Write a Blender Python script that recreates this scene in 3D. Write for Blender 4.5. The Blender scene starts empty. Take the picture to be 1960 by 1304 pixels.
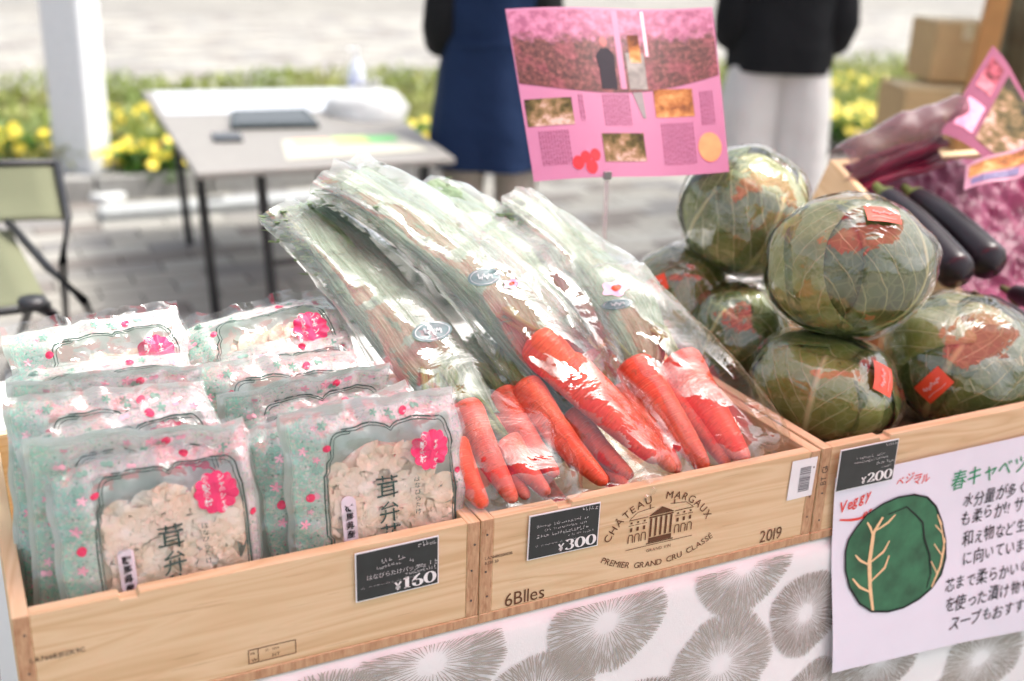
import bpy, bmesh, math, random
from mathutils import Vector, Matrix, noise
R = math.radians
random.seed(7)
sc = bpy.context.scene
COL = sc.collection

# ------------------------------------------------------------------ camera, sky, sun, exposure
FPX, YAW, PITCH, ROLL = 2211.2, .4700, .3528, .0369
CAM = Vector((-.507, -1.059, 1.493))
_cy, _sy = math.cos(YAW), math.sin(YAW)
WV = Vector((_sy*math.cos(PITCH), _cy*math.cos(PITCH), -math.sin(PITCH)))
_r0 = Vector((_cy, -_sy, 0)); _u0 = _r0.cross(WV)
RV = _r0*math.cos(ROLL) + _u0*math.sin(ROLL)
UV_ = -_r0*math.sin(ROLL) + _u0*math.cos(ROLL)
cd = bpy.data.cameras.new('camera'); cam = bpy.data.objects.new('camera', cd); COL.objects.link(cam)
cam.matrix_world = Matrix(((RV.x, UV_.x, -WV.x, CAM.x), (RV.y, UV_.y, -WV.y, CAM.y), (RV.z, UV_.z, -WV.z, CAM.z), (0, 0, 0, 1)))
cd.sensor_width = 36; cd.lens = FPX/1960*36; cd.clip_start = .05; cd.clip_end = 600
cd.dof.use_dof = True; cd.dof.focus_distance = 1.42; cd.dof.aperture_fstop = 2.5
sc.camera = cam

SUN_EL, SUN_AZ = R(62), R(106)          # azimuth from +y (away from the camera) towards +x
sd = Vector((math.sin(SUN_AZ)*math.cos(SUN_EL), math.cos(SUN_AZ)*math.cos(SUN_EL), math.sin(SUN_EL)))
wd = bpy.data.worlds.new('World'); sc.world = wd; wd.use_nodes = True
wn = wd.node_tree; wn.nodes.clear()
sky = wn.nodes.new('ShaderNodeTexSky'); sky.sky_type = 'NISHITA'; sky.sun_disc = False
sky.sun_elevation = SUN_EL; sky.sun_rotation = SUN_AZ; sky.dust_density = 6.0; sky.air_density = .8; sky.ozone_density = .2
bg = wn.nodes.new('ShaderNodeBackground'); bg.inputs[1].default_value = .15
wo = wn.nodes.new('ShaderNodeOutputWorld')
hs = wn.nodes.new('ShaderNodeHueSaturation'); hs.inputs['Saturation'].default_value = .42   # thin white haze over the whole sky
wn.links.new(sky.outputs[0], hs.inputs['Color']); wn.links.new(hs.outputs[0], bg.inputs[0]); wn.links.new(bg.outputs[0], wo.inputs[0])
ld = bpy.data.lights.new('sun', 'SUN'); ld.energy = 1.5; ld.angle = R(12); ld.color = (1, .95, .88)
sun = bpy.data.objects.new('sun', ld); COL.objects.link(sun)
sun.rotation_euler = sd.to_track_quat('Z', 'Y').to_euler(); sun.location = (0, 0, 8)
sc.view_settings.view_transform = 'Standard'; sc.view_settings.look = 'None'
sc.view_settings.gamma = 1; sc.view_settings.use_curve_mapping = False
sc.view_settings.exposure = 1.25
sc.render.engine = 'CYCLES'
cy = sc.cycles
cy.max_bounces = 8; cy.transparent_max_bounces = 24; cy.transmission_bounces = 6; cy.diffuse_bounces = 4; cy.glossy_bounces = 3
cy.use_adaptive_sampling = True; cy.adaptive_threshold = .035
cy.caustics_reflective = False; cy.caustics_refractive = False
cy.use_denoising = True; cy.sample_clamp_indirect = 8

# ------------------------------------------------------------------ helpers
def ray(px, py): return RV*((px-980)/FPX) - UV_*((py-652)/FPX) + WV
def at_z(px, py, z): d = ray(px, py); return CAM + d*((z-CAM.z)/d.z)
def at_y(px, py, y): d = ray(px, py); return CAM + d*((y-CAM.y)/d.y)
def at_d(px, py, t): return CAM + ray(px, py)*t
def nz(x, y=0., z=0.): return noise.noise(Vector((x, y, z)))
def rnd(a, b): return random.uniform(a, b)
def sst(a, b, x):
    t = min(1, max(0, (x-a)/(b-a))); return t*t*(3-2*t)

class MB:
    def __init__(s): s.v = []; s.f = []; s.m = []; s.uv = {}
    def add(s, vs, fs, mi=0, uvs=None):
        o = len(s.v); s.v += [tuple(p) for p in vs]
        for k, f in enumerate(fs):
            s.f.append(tuple(i+o for i in f)); s.m.append(mi)
        if uvs:
            for i, u in enumerate(uvs): s.uv[o+i] = u
        return s
    def box(s, c, d, rot=None, mi=0):
        hx, hy, hz = d[0]/2, d[1]/2, d[2]/2
        vs = [Vector((x, y, z)) for x in (-hx, hx) for y in (-hy, hy) for z in (-hz, hz)]
        if rot is not None: vs = [rot @ p for p in vs]
        c = Vector(c); vs = [p+c for p in vs]
        return s.add(vs, [(0,1,3,2), (4,6,7,5), (0,4,5,1), (2,3,7,6), (0,2,6,4), (1,5,7,3)], mi)
    def quad(s, a, b, c, d, mi=0): return s.add([a, b, c, d], [(0,1,2,3)], mi, [(0,0),(1,0),(1,1),(0,1)])
    def grid(s, fn, nu, nv, mi=0, closed=False):
        vs = []; uvs = []
        for j in range(nv+1):
            for i in range(nu + (0 if closed else 1)):
                vs.append(fn(i/nu, j/nv)); uvs.append((i/nu, j/nv))
        w = nu if closed else nu+1; fs = []
        for j in range(nv):
            for i in range(nu):
                i2 = (i+1) % w if closed else i+1
                fs.append((j*w+i, j*w+i2, (j+1)*w+i2, (j+1)*w+i))
        return s.add(vs, fs, mi, uvs)
    def tube(s, pts, rad, seg=8, mi=0, caps=True):
        pts = [Vector(p) for p in pts]; n = len(pts)
        if not hasattr(rad, '__len__'): rad = [rad]*n
        vs = []; ref = None
        for i, p in enumerate(pts):
            t = (pts[min(i+1, n-1)] - pts[max(i-1, 0)]).normalized()
            if ref is None:
                ref = Vector((0,0,1)) if abs(t.z) < .9 else Vector((1,0,0))
            a = t.cross(ref).normalized(); b = t.cross(a).normalized(); ref = a.cross(t)*-1 if False else ref
            for k in range(seg):
                q = 2*math.pi*k/seg; vs.append(p + (a*math.cos(q) + b*math.sin(q))*rad[i])
        fs = []
        for i in range(n-1):
            for k in range(seg):
                k2 = (k+1) % seg; fs.append((i*seg+k, i*seg+k2, (i+1)*seg+k2, (i+1)*seg+k))
        if caps: fs.append(tuple(range(seg))[::-1]); fs.append(tuple((n-1)*seg+k for k in range(seg)))
        return s.add(vs, fs, mi)
    def lathe(s, prof, seg=20, c=(0,0,0), mi=0):
        c = Vector(c); vs = []
        for r, z in prof:
            for k in range(seg):
                q = 2*math.pi*k/seg; vs.append(c + Vector((r*math.cos(q), r*math.sin(q), z)))
        n = len(prof); fs = []
        for i in range(n-1):
            for k in range(seg):
                k2 = (k+1) % seg; fs.append((i*seg+k, i*seg+k2, (i+1)*seg+k2, (i+1)*seg+k))
        fs.append(tuple(range(seg))[::-1]); fs.append(tuple((n-1)*seg+k for k in range(seg)))
        return s.add(vs, fs, mi)
    def mesh(s, name, mats, smooth=False):
        me = bpy.data.meshes.new(name); me.from_pydata(s.v, [], s.f)
        for m in (mats if isinstance(mats, (list, tuple)) else [mats]): me.materials.append(m)
        if any(s.m): me.polygons.foreach_set('material_index', s.m)
        if s.uv:
            ul = me.uv_layers.new(name='UVMap')
            for l in me.loops: ul.data[l.index].uv = s.uv.get(l.vertex_index, (0, 0))
        if smooth: me.polygons.foreach_set('use_smooth', [True]*len(me.polygons))
        me.update(); return me
    def build(s, name, mats, parent=None, smooth=False):
        return link(name, s.mesh(name, mats, smooth), parent)
def link(name, me, parent=None):
    o = bpy.data.objects.new(name, me); COL.objects.link(o)
    if parent is not None: o.parent = parent
    return o
def tag(o, label=None, cat=None, group=None, kind=None):
    if label: o['label'] = label
    if cat: o['category'] = cat
    if group: o['group'] = group
    if kind: o['kind'] = kind
    return o
def empty(name, loc=(0,0,0), label=None, cat=None, group=None):
    o = bpy.data.objects.new(name, None); COL.objects.link(o); o.location = loc; o.empty_display_size = .05
    return tag(o, label, cat, group)
def copy_tree(o, parent=None):
    c = o.copy(); COL.objects.link(c)
    if parent is not None: c.parent = parent
    for ch in list(o.children): copy_tree(ch, c)
    return c
def bevel(o, w=.002, seg=2):
    m = o.modifiers.new('bevel', 'BEVEL'); m.width = w; m.segments = seg; m.limit_method = 'ANGLE'; return o
def subsurf(o, n=1):
    m = o.modifiers.new('subsurf', 'SUBSURF'); m.levels = n; m.render_levels = n; return o

# ------------------------------------------------------------------ materials
class Nt:
    def __init__(s, name):
        s.mat = bpy.data.materials.new(name); s.mat.use_nodes = True
        s.t = s.mat.node_tree; s.t.nodes.clear(); s.out = s.n('ShaderNodeOutputMaterial')
    def n(s, ty, **kw):
        x = s.t.nodes.new(ty)
        for k, v in kw.items():
            if hasattr(x, k) and k not in x.inputs: setattr(x, k, v)
        return x
    def put(s, sock, v):
        if isinstance(v, bpy.types.NodeSocket): s.t.links.new(v, sock)
        elif v is not None:
            if sock.type == 'RGBA' and len(v) == 3: v = (*v, 1)
            sock.default_value = v
    def m(s, op, a, b=None, c=None):
        x = s.n('ShaderNodeMath'); x.operation = op
        for i, v in enumerate((a, b, c)):
            if v is not None: s.put(x.inputs[i], v)
        return x.outputs[0]
    def mix(s, f, a, b):
        x = s.n('ShaderNodeMix'); x.data_type = 'RGBA'
        s.put(x.inputs[0], f); s.put(x.inputs[6], a); s.put(x.inputs[7], b); return x.outputs[2]
    def ramp(s, f, stops, interp='LINEAR'):
        x = s.n('ShaderNodeValToRGB'); e = x.color_ramp.elements; x.color_ramp.interpolation = interp
        while len(e) < len(stops): e.new(.5)
        for k, (p, c) in enumerate(stops):
            e[k].position = p; e[k].color = (*c, 1) if len(c) == 3 else c
        s.put(x.inputs[0], f); return x.outputs[0]
    def coord(s, kind='Object', scale=(1,1,1), rot=(0,0,0), loc=(0,0,0)):
        x = s.n('ShaderNodeTexCoord'); mp = s.n('ShaderNodeMapping')
        mp.inputs['Scale'].default_value = scale; mp.inputs['Rotation'].default_value = rot; mp.inputs['Location'].default_value = loc
        s.t.links.new(x.outputs[kind], mp.inputs[0]); return mp.outputs[0]
    def noise(s, co, sc_=5., det=3., rough=.5, dist=0.):
        x = s.n('ShaderNodeTexNoise'); s.put(x.inputs['Vector'], co)
        x.inputs['Scale'].default_value = sc_; x.inputs['Detail'].default_value = det
        x.inputs['Roughness'].default_value = rough; x.inputs['Distortion'].default_value = dist
        return x.outputs[0]
    def vor(s, co, sc_=5., feature='F1', rand=1.):
        x = s.n('ShaderNodeTexVoronoi'); x.feature = feature; s.put(x.inputs['Vector'], co)
        x.inputs['Scale'].default_value = sc_; x.inputs['Randomness'].default_value = rand
        return x.outputs
    def bump(s, h, strength=.3, dist=.01, nrm=None):
        x = s.n('ShaderNodeBump'); x.inputs['Strength'].default_value = strength; x.inputs['Distance'].default_value = dist
        s.put(x.inputs['Height'], h)
        if nrm is not None: s.put(x.inputs['Normal'], nrm)
        return x.outputs[0]
    def bsdf(s, col=(.5,.5,.5), rough=.5, nrm=None, spec=.5, metal=0., **kw):
        x = s.n('ShaderNodeBsdfPrincipled'); s.put(x.inputs['Base Color'], col); s.put(x.inputs['Roughness'], rough)
        s.put(x.inputs['Specular IOR Level'], spec); s.put(x.inputs['Metallic'], metal)
        if nrm is not None: s.put(x.inputs['Normal'], nrm)
        for k, v in kw.items(): s.put(x.inputs[k.replace('_', ' ')], v)
        return x.outputs[0]
    def mixs(s, f, a, b):
        x = s.n('ShaderNodeMixShader'); s.put(x.inputs[0], f); s.t.links.new(a, x.inputs[1]); s.t.links.new(b, x.inputs[2]); return x.outputs[0]
    def schlick(s, nrm, f0=.04):
        g = s.n('ShaderNodeNewGeometry'); d = s.n('ShaderNodeVectorMath'); d.operation = 'DOT_PRODUCT'
        s.put(d.inputs[0], nrm); s.t.links.new(g.outputs['Incoming'], d.inputs[1])
        c = s.m('SUBTRACT', 1., s.m('MINIMUM', s.m('ABSOLUTE', d.outputs['Value']), 1.))
        return s.m('MULTIPLY_ADD', s.m('POWER', c, 5.), 1-f0, f0)
    def sh(s, ty, col=None, rough=None, nrm=None):
        x = s.n(ty)
        if col is not None: s.put(x.inputs['Color'], col)
        if rough is not None and 'Roughness' in x.inputs: s.put(x.inputs['Roughness'], rough)
        if nrm is not None: s.put(x.inputs['Normal'], nrm)
        return x.outputs[0]
    def done(s, sock): s.t.links.new(sock, s.out.inputs[0]); return s.mat

def plain(name, col, rough=.5, var=.12, nscale=30., bump=0., bscale=60., spec=.5, metal=0., **kw):
    n = Nt(name); co = n.coord('Object')
    f = n.noise(co, nscale, 4)
    a = tuple(max(0, c*(1-var)) for c in col); b = tuple(min(1, c*(1+var)) for c in col)
    c = n.ramp(f, [(.3, a), (.7, b)])
    nr = n.bump(n.noise(co, bscale, 4), bump, .005) if bump else None
    return n.done(n.bsdf(c, rough, nr, spec, metal, **kw))

def wood(name, axis, base=(.69,.505,.295), dark=(.62,.43,.235), light=(.74,.565,.35), off=0.):
    n = Nt(name)
    s = [38., 38., 38.]; s[axis] = 1.3
    oi = n.n('ShaderNodeObjectInfo')
    x = n.n('ShaderNodeTexCoord'); ad = n.n('ShaderNodeVectorMath'); ad.operation = 'ADD'
    rv = n.n('ShaderNodeCombineXYZ'); k = n.m('MULTIPLY', oi.outputs['Random'], 7.); n.put(rv.inputs[0], k); n.put(rv.inputs[1], k); n.put(rv.inputs[2], k)
    n.t.links.new(x.outputs['Object'], ad.inputs[0]); n.t.links.new(rv.outputs[0], ad.inputs[1])
    mp = n.n('ShaderNodeMapping'); mp.inputs['Scale'].default_value = s; n.t.links.new(ad.outputs[0], mp.inputs[0])
    s2 = [11., 11., 11.]; s2[axis] = .9
    mp2 = n.n('ShaderNodeMapping'); mp2.inputs['Scale'].default_value = s2; n.t.links.new(ad.outputs[0], mp2.inputs[0])
    s3 = [260., 260., 260.]; s3[axis] = 9.
    mp3 = n.n('ShaderNodeMapping'); mp3.inputs['Scale'].default_value = s3; n.t.links.new(ad.outputs[0], mp3.inputs[0])
    g1 = n.noise(mp.outputs[0], 2.0, 2, .45, .25); g2 = n.noise(mp2.outputs[0], 1.6, 2, .5, .6); g3 = n.noise(mp3.outputs[0], 1., 2)
    ring = n.m('PINGPONG', n.m('MULTIPLY', g2, 9.), .5)
    h = n.m('ADD', n.m('MULTIPLY', g1, .55), n.m('MULTIPLY', ring, .75))
    c = n.ramp(h, [(.25, dark), (.42, base), (.62, light), (.8, base)])
    c = n.mix(n.m('MULTIPLY', g3, .2), c, dark)
    c = n.mix(n.m('MULTIPLY', n.m('GREATER_THAN', g3, .68), .22), c, (.30,.16,.08))
    return n.done(n.bsdf(c, .62, n.bump(g3, .12, .002), .3))
def endgrain(name, diag=False):
    n = Nt(name); co = n.coord('Object', (150, 150, 30) if not diag else (60, 60, 60), (0, R(38) if diag else 0, 0))
    if diag:
        co = n.coord('Object', (70, 1, 12), (0, R(30), 0))
    g = n.noise(co, 2., 3, .6, .3); g2 = n.noise(n.coord('Object', (60,60,60)), 6, 3)
    c = n.ramp(g, [(.3, (.36,.19,.10)), (.5, (.52,.32,.18)), (.7, (.62,.42,.25))])
    c = n.mix(n.m('MULTIPLY', g2, .3), c, (.40,.24,.14))
    return n.done(n.bsdf(c, .75, None, .2))

def film(name, haze=.06, haze_col=(.8,.82,.8), rough=.06, spec=.05, bscale=28., bstr=.35, bdist=.004, stretch=(1,1,1), ior=1.5, tint=(.97,.98,.975), fog=None):
    n = Nt(name); co = n.coord('Object', stretch)
    h1 = n.noise(co, bscale, 3, .55, 1.2)
    h2 = n.vor(n.coord('Object', stretch), bscale*.55, 'DISTANCE_TO_EDGE')[0]
    h = n.m('ADD', h1, n.m('MULTIPLY', n.m('MINIMUM', h2, .25), 1.1))
    nr = n.bump(h, bstr, bdist)
    k = n.m('MINIMUM', n.schlick(nr, .04 + spec), .92)
    tr = n.sh('ShaderNodeBsdfTransparent', tint)
    df = n.mixs(.5, n.sh('ShaderNodeBsdfDiffuse', haze_col, None, nr), n.sh('ShaderNodeBsdfTranslucent', haze_col, None, nr))
    hz = n.m('MULTIPLY', n.ramp(n.noise(co, bscale*.35, 3), [(.35, (.35,)*3), (.7, (1.6,)*3)]), haze)
    if fog:
        sp = n.n('ShaderNodeSeparateXYZ'); tc = n.n('ShaderNodeTexCoord'); n.t.links.new(tc.outputs['UV'], sp.inputs[0])
        hz = n.m('ADD', hz, n.m('MULTIPLY', n.ramp(n.m('ADD', sp.outputs[1], n.m('MULTIPLY', n.m('SUBTRACT', n.noise(co, 18., 4), .5), .35)), [(fog[0], (0,)*3), (fog[1], (1,)*3)]), fog[2]))
    body = n.mixs(hz, tr, df)
    return n.done(n.mixs(k, body, n.sh('ShaderNodeBsdfGlossy', (1,1,1), rough, nr)))

def ink(name, col, rough=.6): return plain(name, col, rough, .05, 80., spec=.2)

MT = {}
MT['wood_x'] = wood('pine_along_x', 0); MT['wood_y'] = wood('pine_along_y', 1); MT['wood_z'] = wood('pine_along_z', 2, (.5,.32,.17))
MT['end_v'] = endgrain('pine_end_vertical'); MT['end_d'] = endgrain('pine_end_diagonal', True)
MT['brand'] = ink('branded_brown_ink', (.13,.06,.03)); MT['black_ink'] = ink('black_ink', (.02,.02,.022))
MT['card'] = plain('card_black', (.022,.028,.028), .35, .25, 40., spec=.5)
MT['white'] = plain('white_paper', (.80,.80,.80), .6, .03); MT['white_ink'] = ink('white_ink', (.82,.82,.80))
MT['poster'] = plain('poster_paper', (.78,.76,.84), .55, .03, 8., .05, 14.)
MT['red_ink'] = ink('red_marker', (.75,.07,.05)); MT['green_ink'] = ink('green_marker', (.03,.30,.13))
MT['leafdraw'] = plain('green_marker_fill', (.03,.14,.065), .6, .4, 26.); MT['cream_ink'] = ink('peach_marker', (.84,.58,.32))
MT['film'] = film('clear_film', .05, rough=.05, bscale=24., bstr=.5)
MT['wrap'] = film('cling_wrap', .006, rough=.025, spec=.075, bscale=12., bstr=.85, bdist=.008)
MT['carrot_film'] = film('carrot_bag_film', .012, (.80,.90,.86), rough=.05, spec=.045, bscale=17., bstr=.5, bdist=.006, fog=(.40,.60,.26))
MT['pink_film'] = film('pinkish_film', .55, (.24,.13,.15), rough=.45, spec=-.02, bscale=16., bstr=.5)
MT['black_metal'] = plain('black_metal', (.02,.021,.024), .4, .2)
MT['steel'] = plain('grey_steel', (.35,.36,.37), .35, .1, metal=.8)

# ------------------------------------------------------------------ glyphs
_gc = {}
def glyph(ch, bold=0.):
    k = (ch, bold)
    if k not in _gc:
        cu = bpy.data.curves.new('tmp', 'FONT'); cu.body = ch; cu.size = 1; cu.offset = bold; cu.resolution_u = 4
        ob = bpy.data.objects.new('tmp', cu); me = ob.to_mesh()
        vs = [(v.co.x, v.co.y) for v in me.vertices]; fs = [tuple(p.vertices) for p in me.polygons]
        ob.to_mesh_clear(); bpy.data.objects.remove(ob); bpy.data.curves.remove(cu)
        xs = [v[0] for v in vs] or [0, .3]
        _gc[k] = (vs, fs, min(xs), max(xs))
    return _gc[k]
def text2d(s, size=1., track=.1, stretch=1., bold=0., jit=0., cell=None):
    """2-D verts and faces of a line of text, start at the origin"""
    V = []; F = []; x = 0.
    for ch in s:
        if ch == ' ': x += .35*size*stretch; continue
        vs, fs, a, b = glyph(ch, bold)
        w = (b-a); adv = w + track; ox = -a
        if cell and ord(ch) > 0x2e80: adv = cell; ox = -a + (cell - w)/2 - .02
        o = len(V); an = rnd(-jit, jit); dx, dy, k = rnd(-jit, jit)*.5, rnd(-jit, jit)*.6, 1 + rnd(-jit, jit)
        for (px, py) in vs:
            qx, qy = (px + ox - w/2)*k, (py - .35)*k
            qx, qy = qx*math.cos(an) - qy*math.sin(an), qx*math.sin(an) + qy*math.cos(an)
            V.append((x + (qx + w/2 + dx)*size*stretch, (qy + .35 + dy)*size))
        F += [tuple(i+o for i in f) for f in fs]
        x += adv*size*stretch
    return V, F, x
def put2d(mb, V, F, mp, mi=0): mb.add([mp(x, y) for x, y in V], F, mi); return mb
def plane_map(o, ex, ey, off=0.):
    o, ex, ey = Vector(o), Vector(ex).normalized(), Vector(ey).normalized(); n = ex.cross(ey)
    return lambda x, y: o + ex*x + ey*y + n*off
def ribbon(pts, wfn, closed=False):
    V = []; n = len(pts)
    for i, (x, y) in enumerate(pts):
        a = pts[(i-1) % n if closed else max(i-1, 0)]; b = pts[(i+1) % n if closed else min(i+1, n-1)]
        tx, ty = b[0]-a[0], b[1]-a[1]; l = math.hypot(tx, ty) or 1; tx /= l; ty /= l
        w = wfn(i/(max(1, n-1)), tx, ty)/2
        V += [(x - ty*w, y + tx*w), (x + ty*w, y - tx*w)]
    F = [(2*i, 2*i+1, 2*i+3, 2*i+2) for i in range(n-1)]
    if closed: F.append((2*n-2, 2*n-1, 1, 0))
    return V, F
def arc(cx, cy_, rx, ry, a0, a1, n=16): return [(cx + rx*math.cos(R(a0+(a1-a0)*i/n)), cy_ + ry*math.sin(R(a0+(a1-a0)*i/n))) for i in range(n+1)]
def did(f): return lambda t, tx, ty: .055 + .20*abs(ty)**2.2*f
SERIF = {   # high-contrast numerals drawn as strokes
 '0': ([arc(.33, .35, .24, .33, 0, 360, 28)], .66),
 '1': ([[(.22, 0), (.22, .70)], [(.04, .58), (.20, .68)], [(.06, .02), (.38, .02)]], .44),
 '2': ([arc(.28, .50, .19, .18, 170, -35, 16) + [(.20, .16), (.06, .05)], [(.05, .06), (.52, .06)], [(.52, .04), (.55, .2)]], .60),
 '3': ([arc(.26, .52, .17, .16, 160, -90, 14), arc(.26, .18, .21, .18, 90, -160, 14)], .58),
 '6': ([arc(.32, .20, .20, .195, 0, 360, 24), [(.12, .22), (.135, .38), (.19, .52), (.29, .64), (.44, .72)]], .62),
 '¥': ([[(.06, .5), (.20, .26)], [(.36, .5), (.20, .26)], [(.20, .26), (.20, 0)], [(.08, .2), (.32, .2)], [(.08, .12), (.32, .12)]], .44)}
def serif2d(s, size):
    V = []; F = []; x = 0
    for ch in s:
        st, adv = SERIF[ch]
        for k, pl in enumerate(st):
            cl = ch in '06' and k == 0
            if cl: pl = pl[:-1]
            v, f = ribbon(pl, did(.75 if ch != '¥' else .3), cl); o = len(V)
            V += [(x + px*size*1.12, py*size) for px, py in v]; F += [tuple(i+o for i in q) for q in f]
        x += adv*size*1.16
    return V, F, x

# ------------------------------------------------------------------ ground: plaza, pavers, planting bed
def paver_mat(name, stops, by_object=True):
    n = Nt(name); co = n.coord('Object')
    g = n.noise(n.coord('Generated'), 7., 4)
    if by_object: f = n.n('ShaderNodeObjectInfo').outputs['Random']
    else: f = n.noise(n.coord('Object', (3.3, 6.6, 1)), 1., 0)
    c = n.ramp(f, stops, 'CONSTANT')
    c = n.mix(n.m('MULTIPLY', g, .25), c, (.30,.28,.25))
    return n.done(n.bsdf(c, .8, n.bump(n.noise(co, 90, 3), .3, .003), .25))
STONES = [(0, (0.308,0.296,0.263)), (.36, (.205,.20,.195)), (.52, (0.336,0.328,0.298)), (.72, (.18,.16,.146)), (.84, (0.238,0.231,0.216))]
def paving_far():
    n = Nt('plaza_far'); co = n.coord('Object')
    br = n.n('ShaderNodeTexBrick'); n.put(br.inputs['Vector'], co); br.inputs['Scale'].default_value = 1
    br.inputs['Brick Width'].default_value = .3; br.inputs['Row Height'].default_value = .15; br.inputs['Mortar Size'].default_value = .005
    br.inputs['Color1'].default_value = (.27,.26,.235,1); br.inputs['Color2'].default_value = (.165,.16,.152,1); br.inputs['Mortar'].default_value = (.25,.24,.22,1)
    g = n.noise(co, .35, 3); g2 = n.noise(n.coord('Object', (1, 2.2, 1)), .9, 3)
    c = n.mix(n.ramp(g2, [(.45, (0,0,0)), (.62, (1,1,1))]), br.outputs[0], (.26,.25,.226))
    c = n.mix(n.m('MULTIPLY', n.ramp(g, [(.5, (0,0,0)), (.62, (1,1,1))]), .45), c, (0.192,0.186,0.181))
    return n.done(n.bsdf(c, .85, None, .2))
ground = MB().quad((-150,-120,0), (150,-120,0), (150,220,0), (-150,220,0)).build('plaza_ground', paving_far())
tag(ground, kind='structure')
PW, PD = .30, .15
pav_me = MB().box((0,0,.004), (PW-.008, PD-.008, .024)).mesh('paver', paver_mat('paver_stone', STONES))
stone_mats = [plain('paver_%s' % w, c, .8, .15, 25.) for w, c in zip(('cream','grey','ivory','taupe','stone'), [s[1] for s in STONES])]
rest = MB(); cand = []
for j in range(0, 140):
    for i in range(-12, 60):
        x = -1.2 + (i + .5*(j % 2))*PW; y = .75 + j*PD
        d = Vector((x, y, .015)) - CAM; dz = d.dot(WV)
        if dz < .3: continue
        px, py = 980 + FPX*d.dot(RV)/dz, 652 - FPX*d.dot(UV_)/dz
        if not (-90 < px < 2050 and -20 < py < 680): continue
        if 5.15 < y < 9.0: continue
        hid = (px > 640 and py > 430 + max(0, 700-px)*.3) or (px > 1560 and py > 300) or (px < 650 and py > 620)
        cand.append((hid, dz, x, y))
cand.sort()
for k, (hid, dz, x, y) in enumerate(cand):
    if k < 300: 
        o = link('paver', pav_me, ground); o.location = (x, y, rnd(-.001, .001)); o.rotation_euler.z = rnd(-.006, .006)
    elif y < 16: 
        q = random.random(); mi = 0 if q < .36 else 1 if q < .52 else 2 if q < .72 else 3 if q < .84 else 4
        rest.box((x, y, .004), (PW-.008, PD-.008, .024), mi=mi)
ro = rest.build('paver_field', stone_mats, ground); ro['kind'] = 'stuff'

# planting bed
BY0, BY1, BX0, BX1 = 5.3, 8.6, -4., 13.
soil = MB().grid(lambda u, v: Vector((BX0+(BX1-BX0)*u, BY0+(BY1-BY0)*v, .09 + .03*nz(u*40, v*8))), 60, 14).build('planting_bed_soil', plain('soil', (.085,.055,.035), .9, .4, 12.), smooth=True)
tag(soil, kind='structure')
kerb = empty('stone_kerb', (0, BY0, 0), 'low pale stone kerb edging the planting bed behind the table', 'kerb')
ksm = plain('kerb_stone', (.30,.295,.28), .8, .15, 20., .3); kbr = plain('kerb_brick', (.30,.12,.07), .85, .3, 25., .3)
x = BX0; k = 0
while x < BX1:
    w = .6; bm_ = MB().box((x + w/2, -.06, .07), (w-.012, .12, .14)); bevel(bm_.build('kerb_stone', ksm, kerb), .012); x += w; k += 1
bw = empty('brick_edging', (.52, BY0+.12, 0), 'short row of red brown bricks at the bed edge beside white post', 'bricks')
for k in range(3):
    bevel(MB().box((k*.23, 0, .13), (.22, .10, .26)).build('brick', kbr, bw), .008)
def leaf_mat(name, a, b, c):
    n = Nt(name); f = n.noise(n.coord('Object'), 2.2, 3); g = n.n('ShaderNodeNewGeometry').outputs['Random Per Island']
    col = n.mix(n.m('MULTIPLY', g, .6), n.ramp(f, [(.35, a), (.5, b), (.65, c)]), b)
    d = n.bsdf(col, .5, None, .35); t = n.sh('ShaderNodeBsdfTranslucent', col)
    return n.done(n.mixs(.3, d, t))
gm = MB()
def leaf(mb, p, l, w, up=.5, mi=0):
    a = rnd(0, 6.283); d = Vector((math.cos(a), math.sin(a), rnd(up*.3, up*1.6))).normalized(); s = d.cross(Vector((0,0,1))).normalized()
    p = Vector(p); q = p + d*l
    mb.add([p, p + d*l*.5 + s*w, q, p + d*l*.5 - s*w], [(0,1,2,3)], mi)
for k in range(30000):
    x, y = rnd(BX0, BX1), rnd(BY0+.02, BY1); d = Vector((x, y, .2)) - CAM; dz = d.dot(WV); px = 980 + FPX*d.dot(RV)/dz
    if not -80 < px < 2050: continue
    h = .06 + .14*max(0, nz(x*1.1, y*1.3, 3)+.35) + (.05 if y < 6.3 else 0)
    leaf(gm, (x, y, .08 + rnd(0, h)), rnd(.06, .14), rnd(.008, .022), 1.)
tag(gm.build('grass_and_ground_cover', leaf_mat('ground_cover', (.10,.17,.03), (.22,.27,.06), (.34,.33,.11))), 'yellow green grass and low ground cover filling the planting bed', 'ground cover', kind='stuff')
yel = plain('yellow_petal', (.66,.52,.03), .5, .1); dgl = leaf_mat('flower_leaves', (.05,.14,.02), (.11,.24,.04), (.18,.32,.06))
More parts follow.
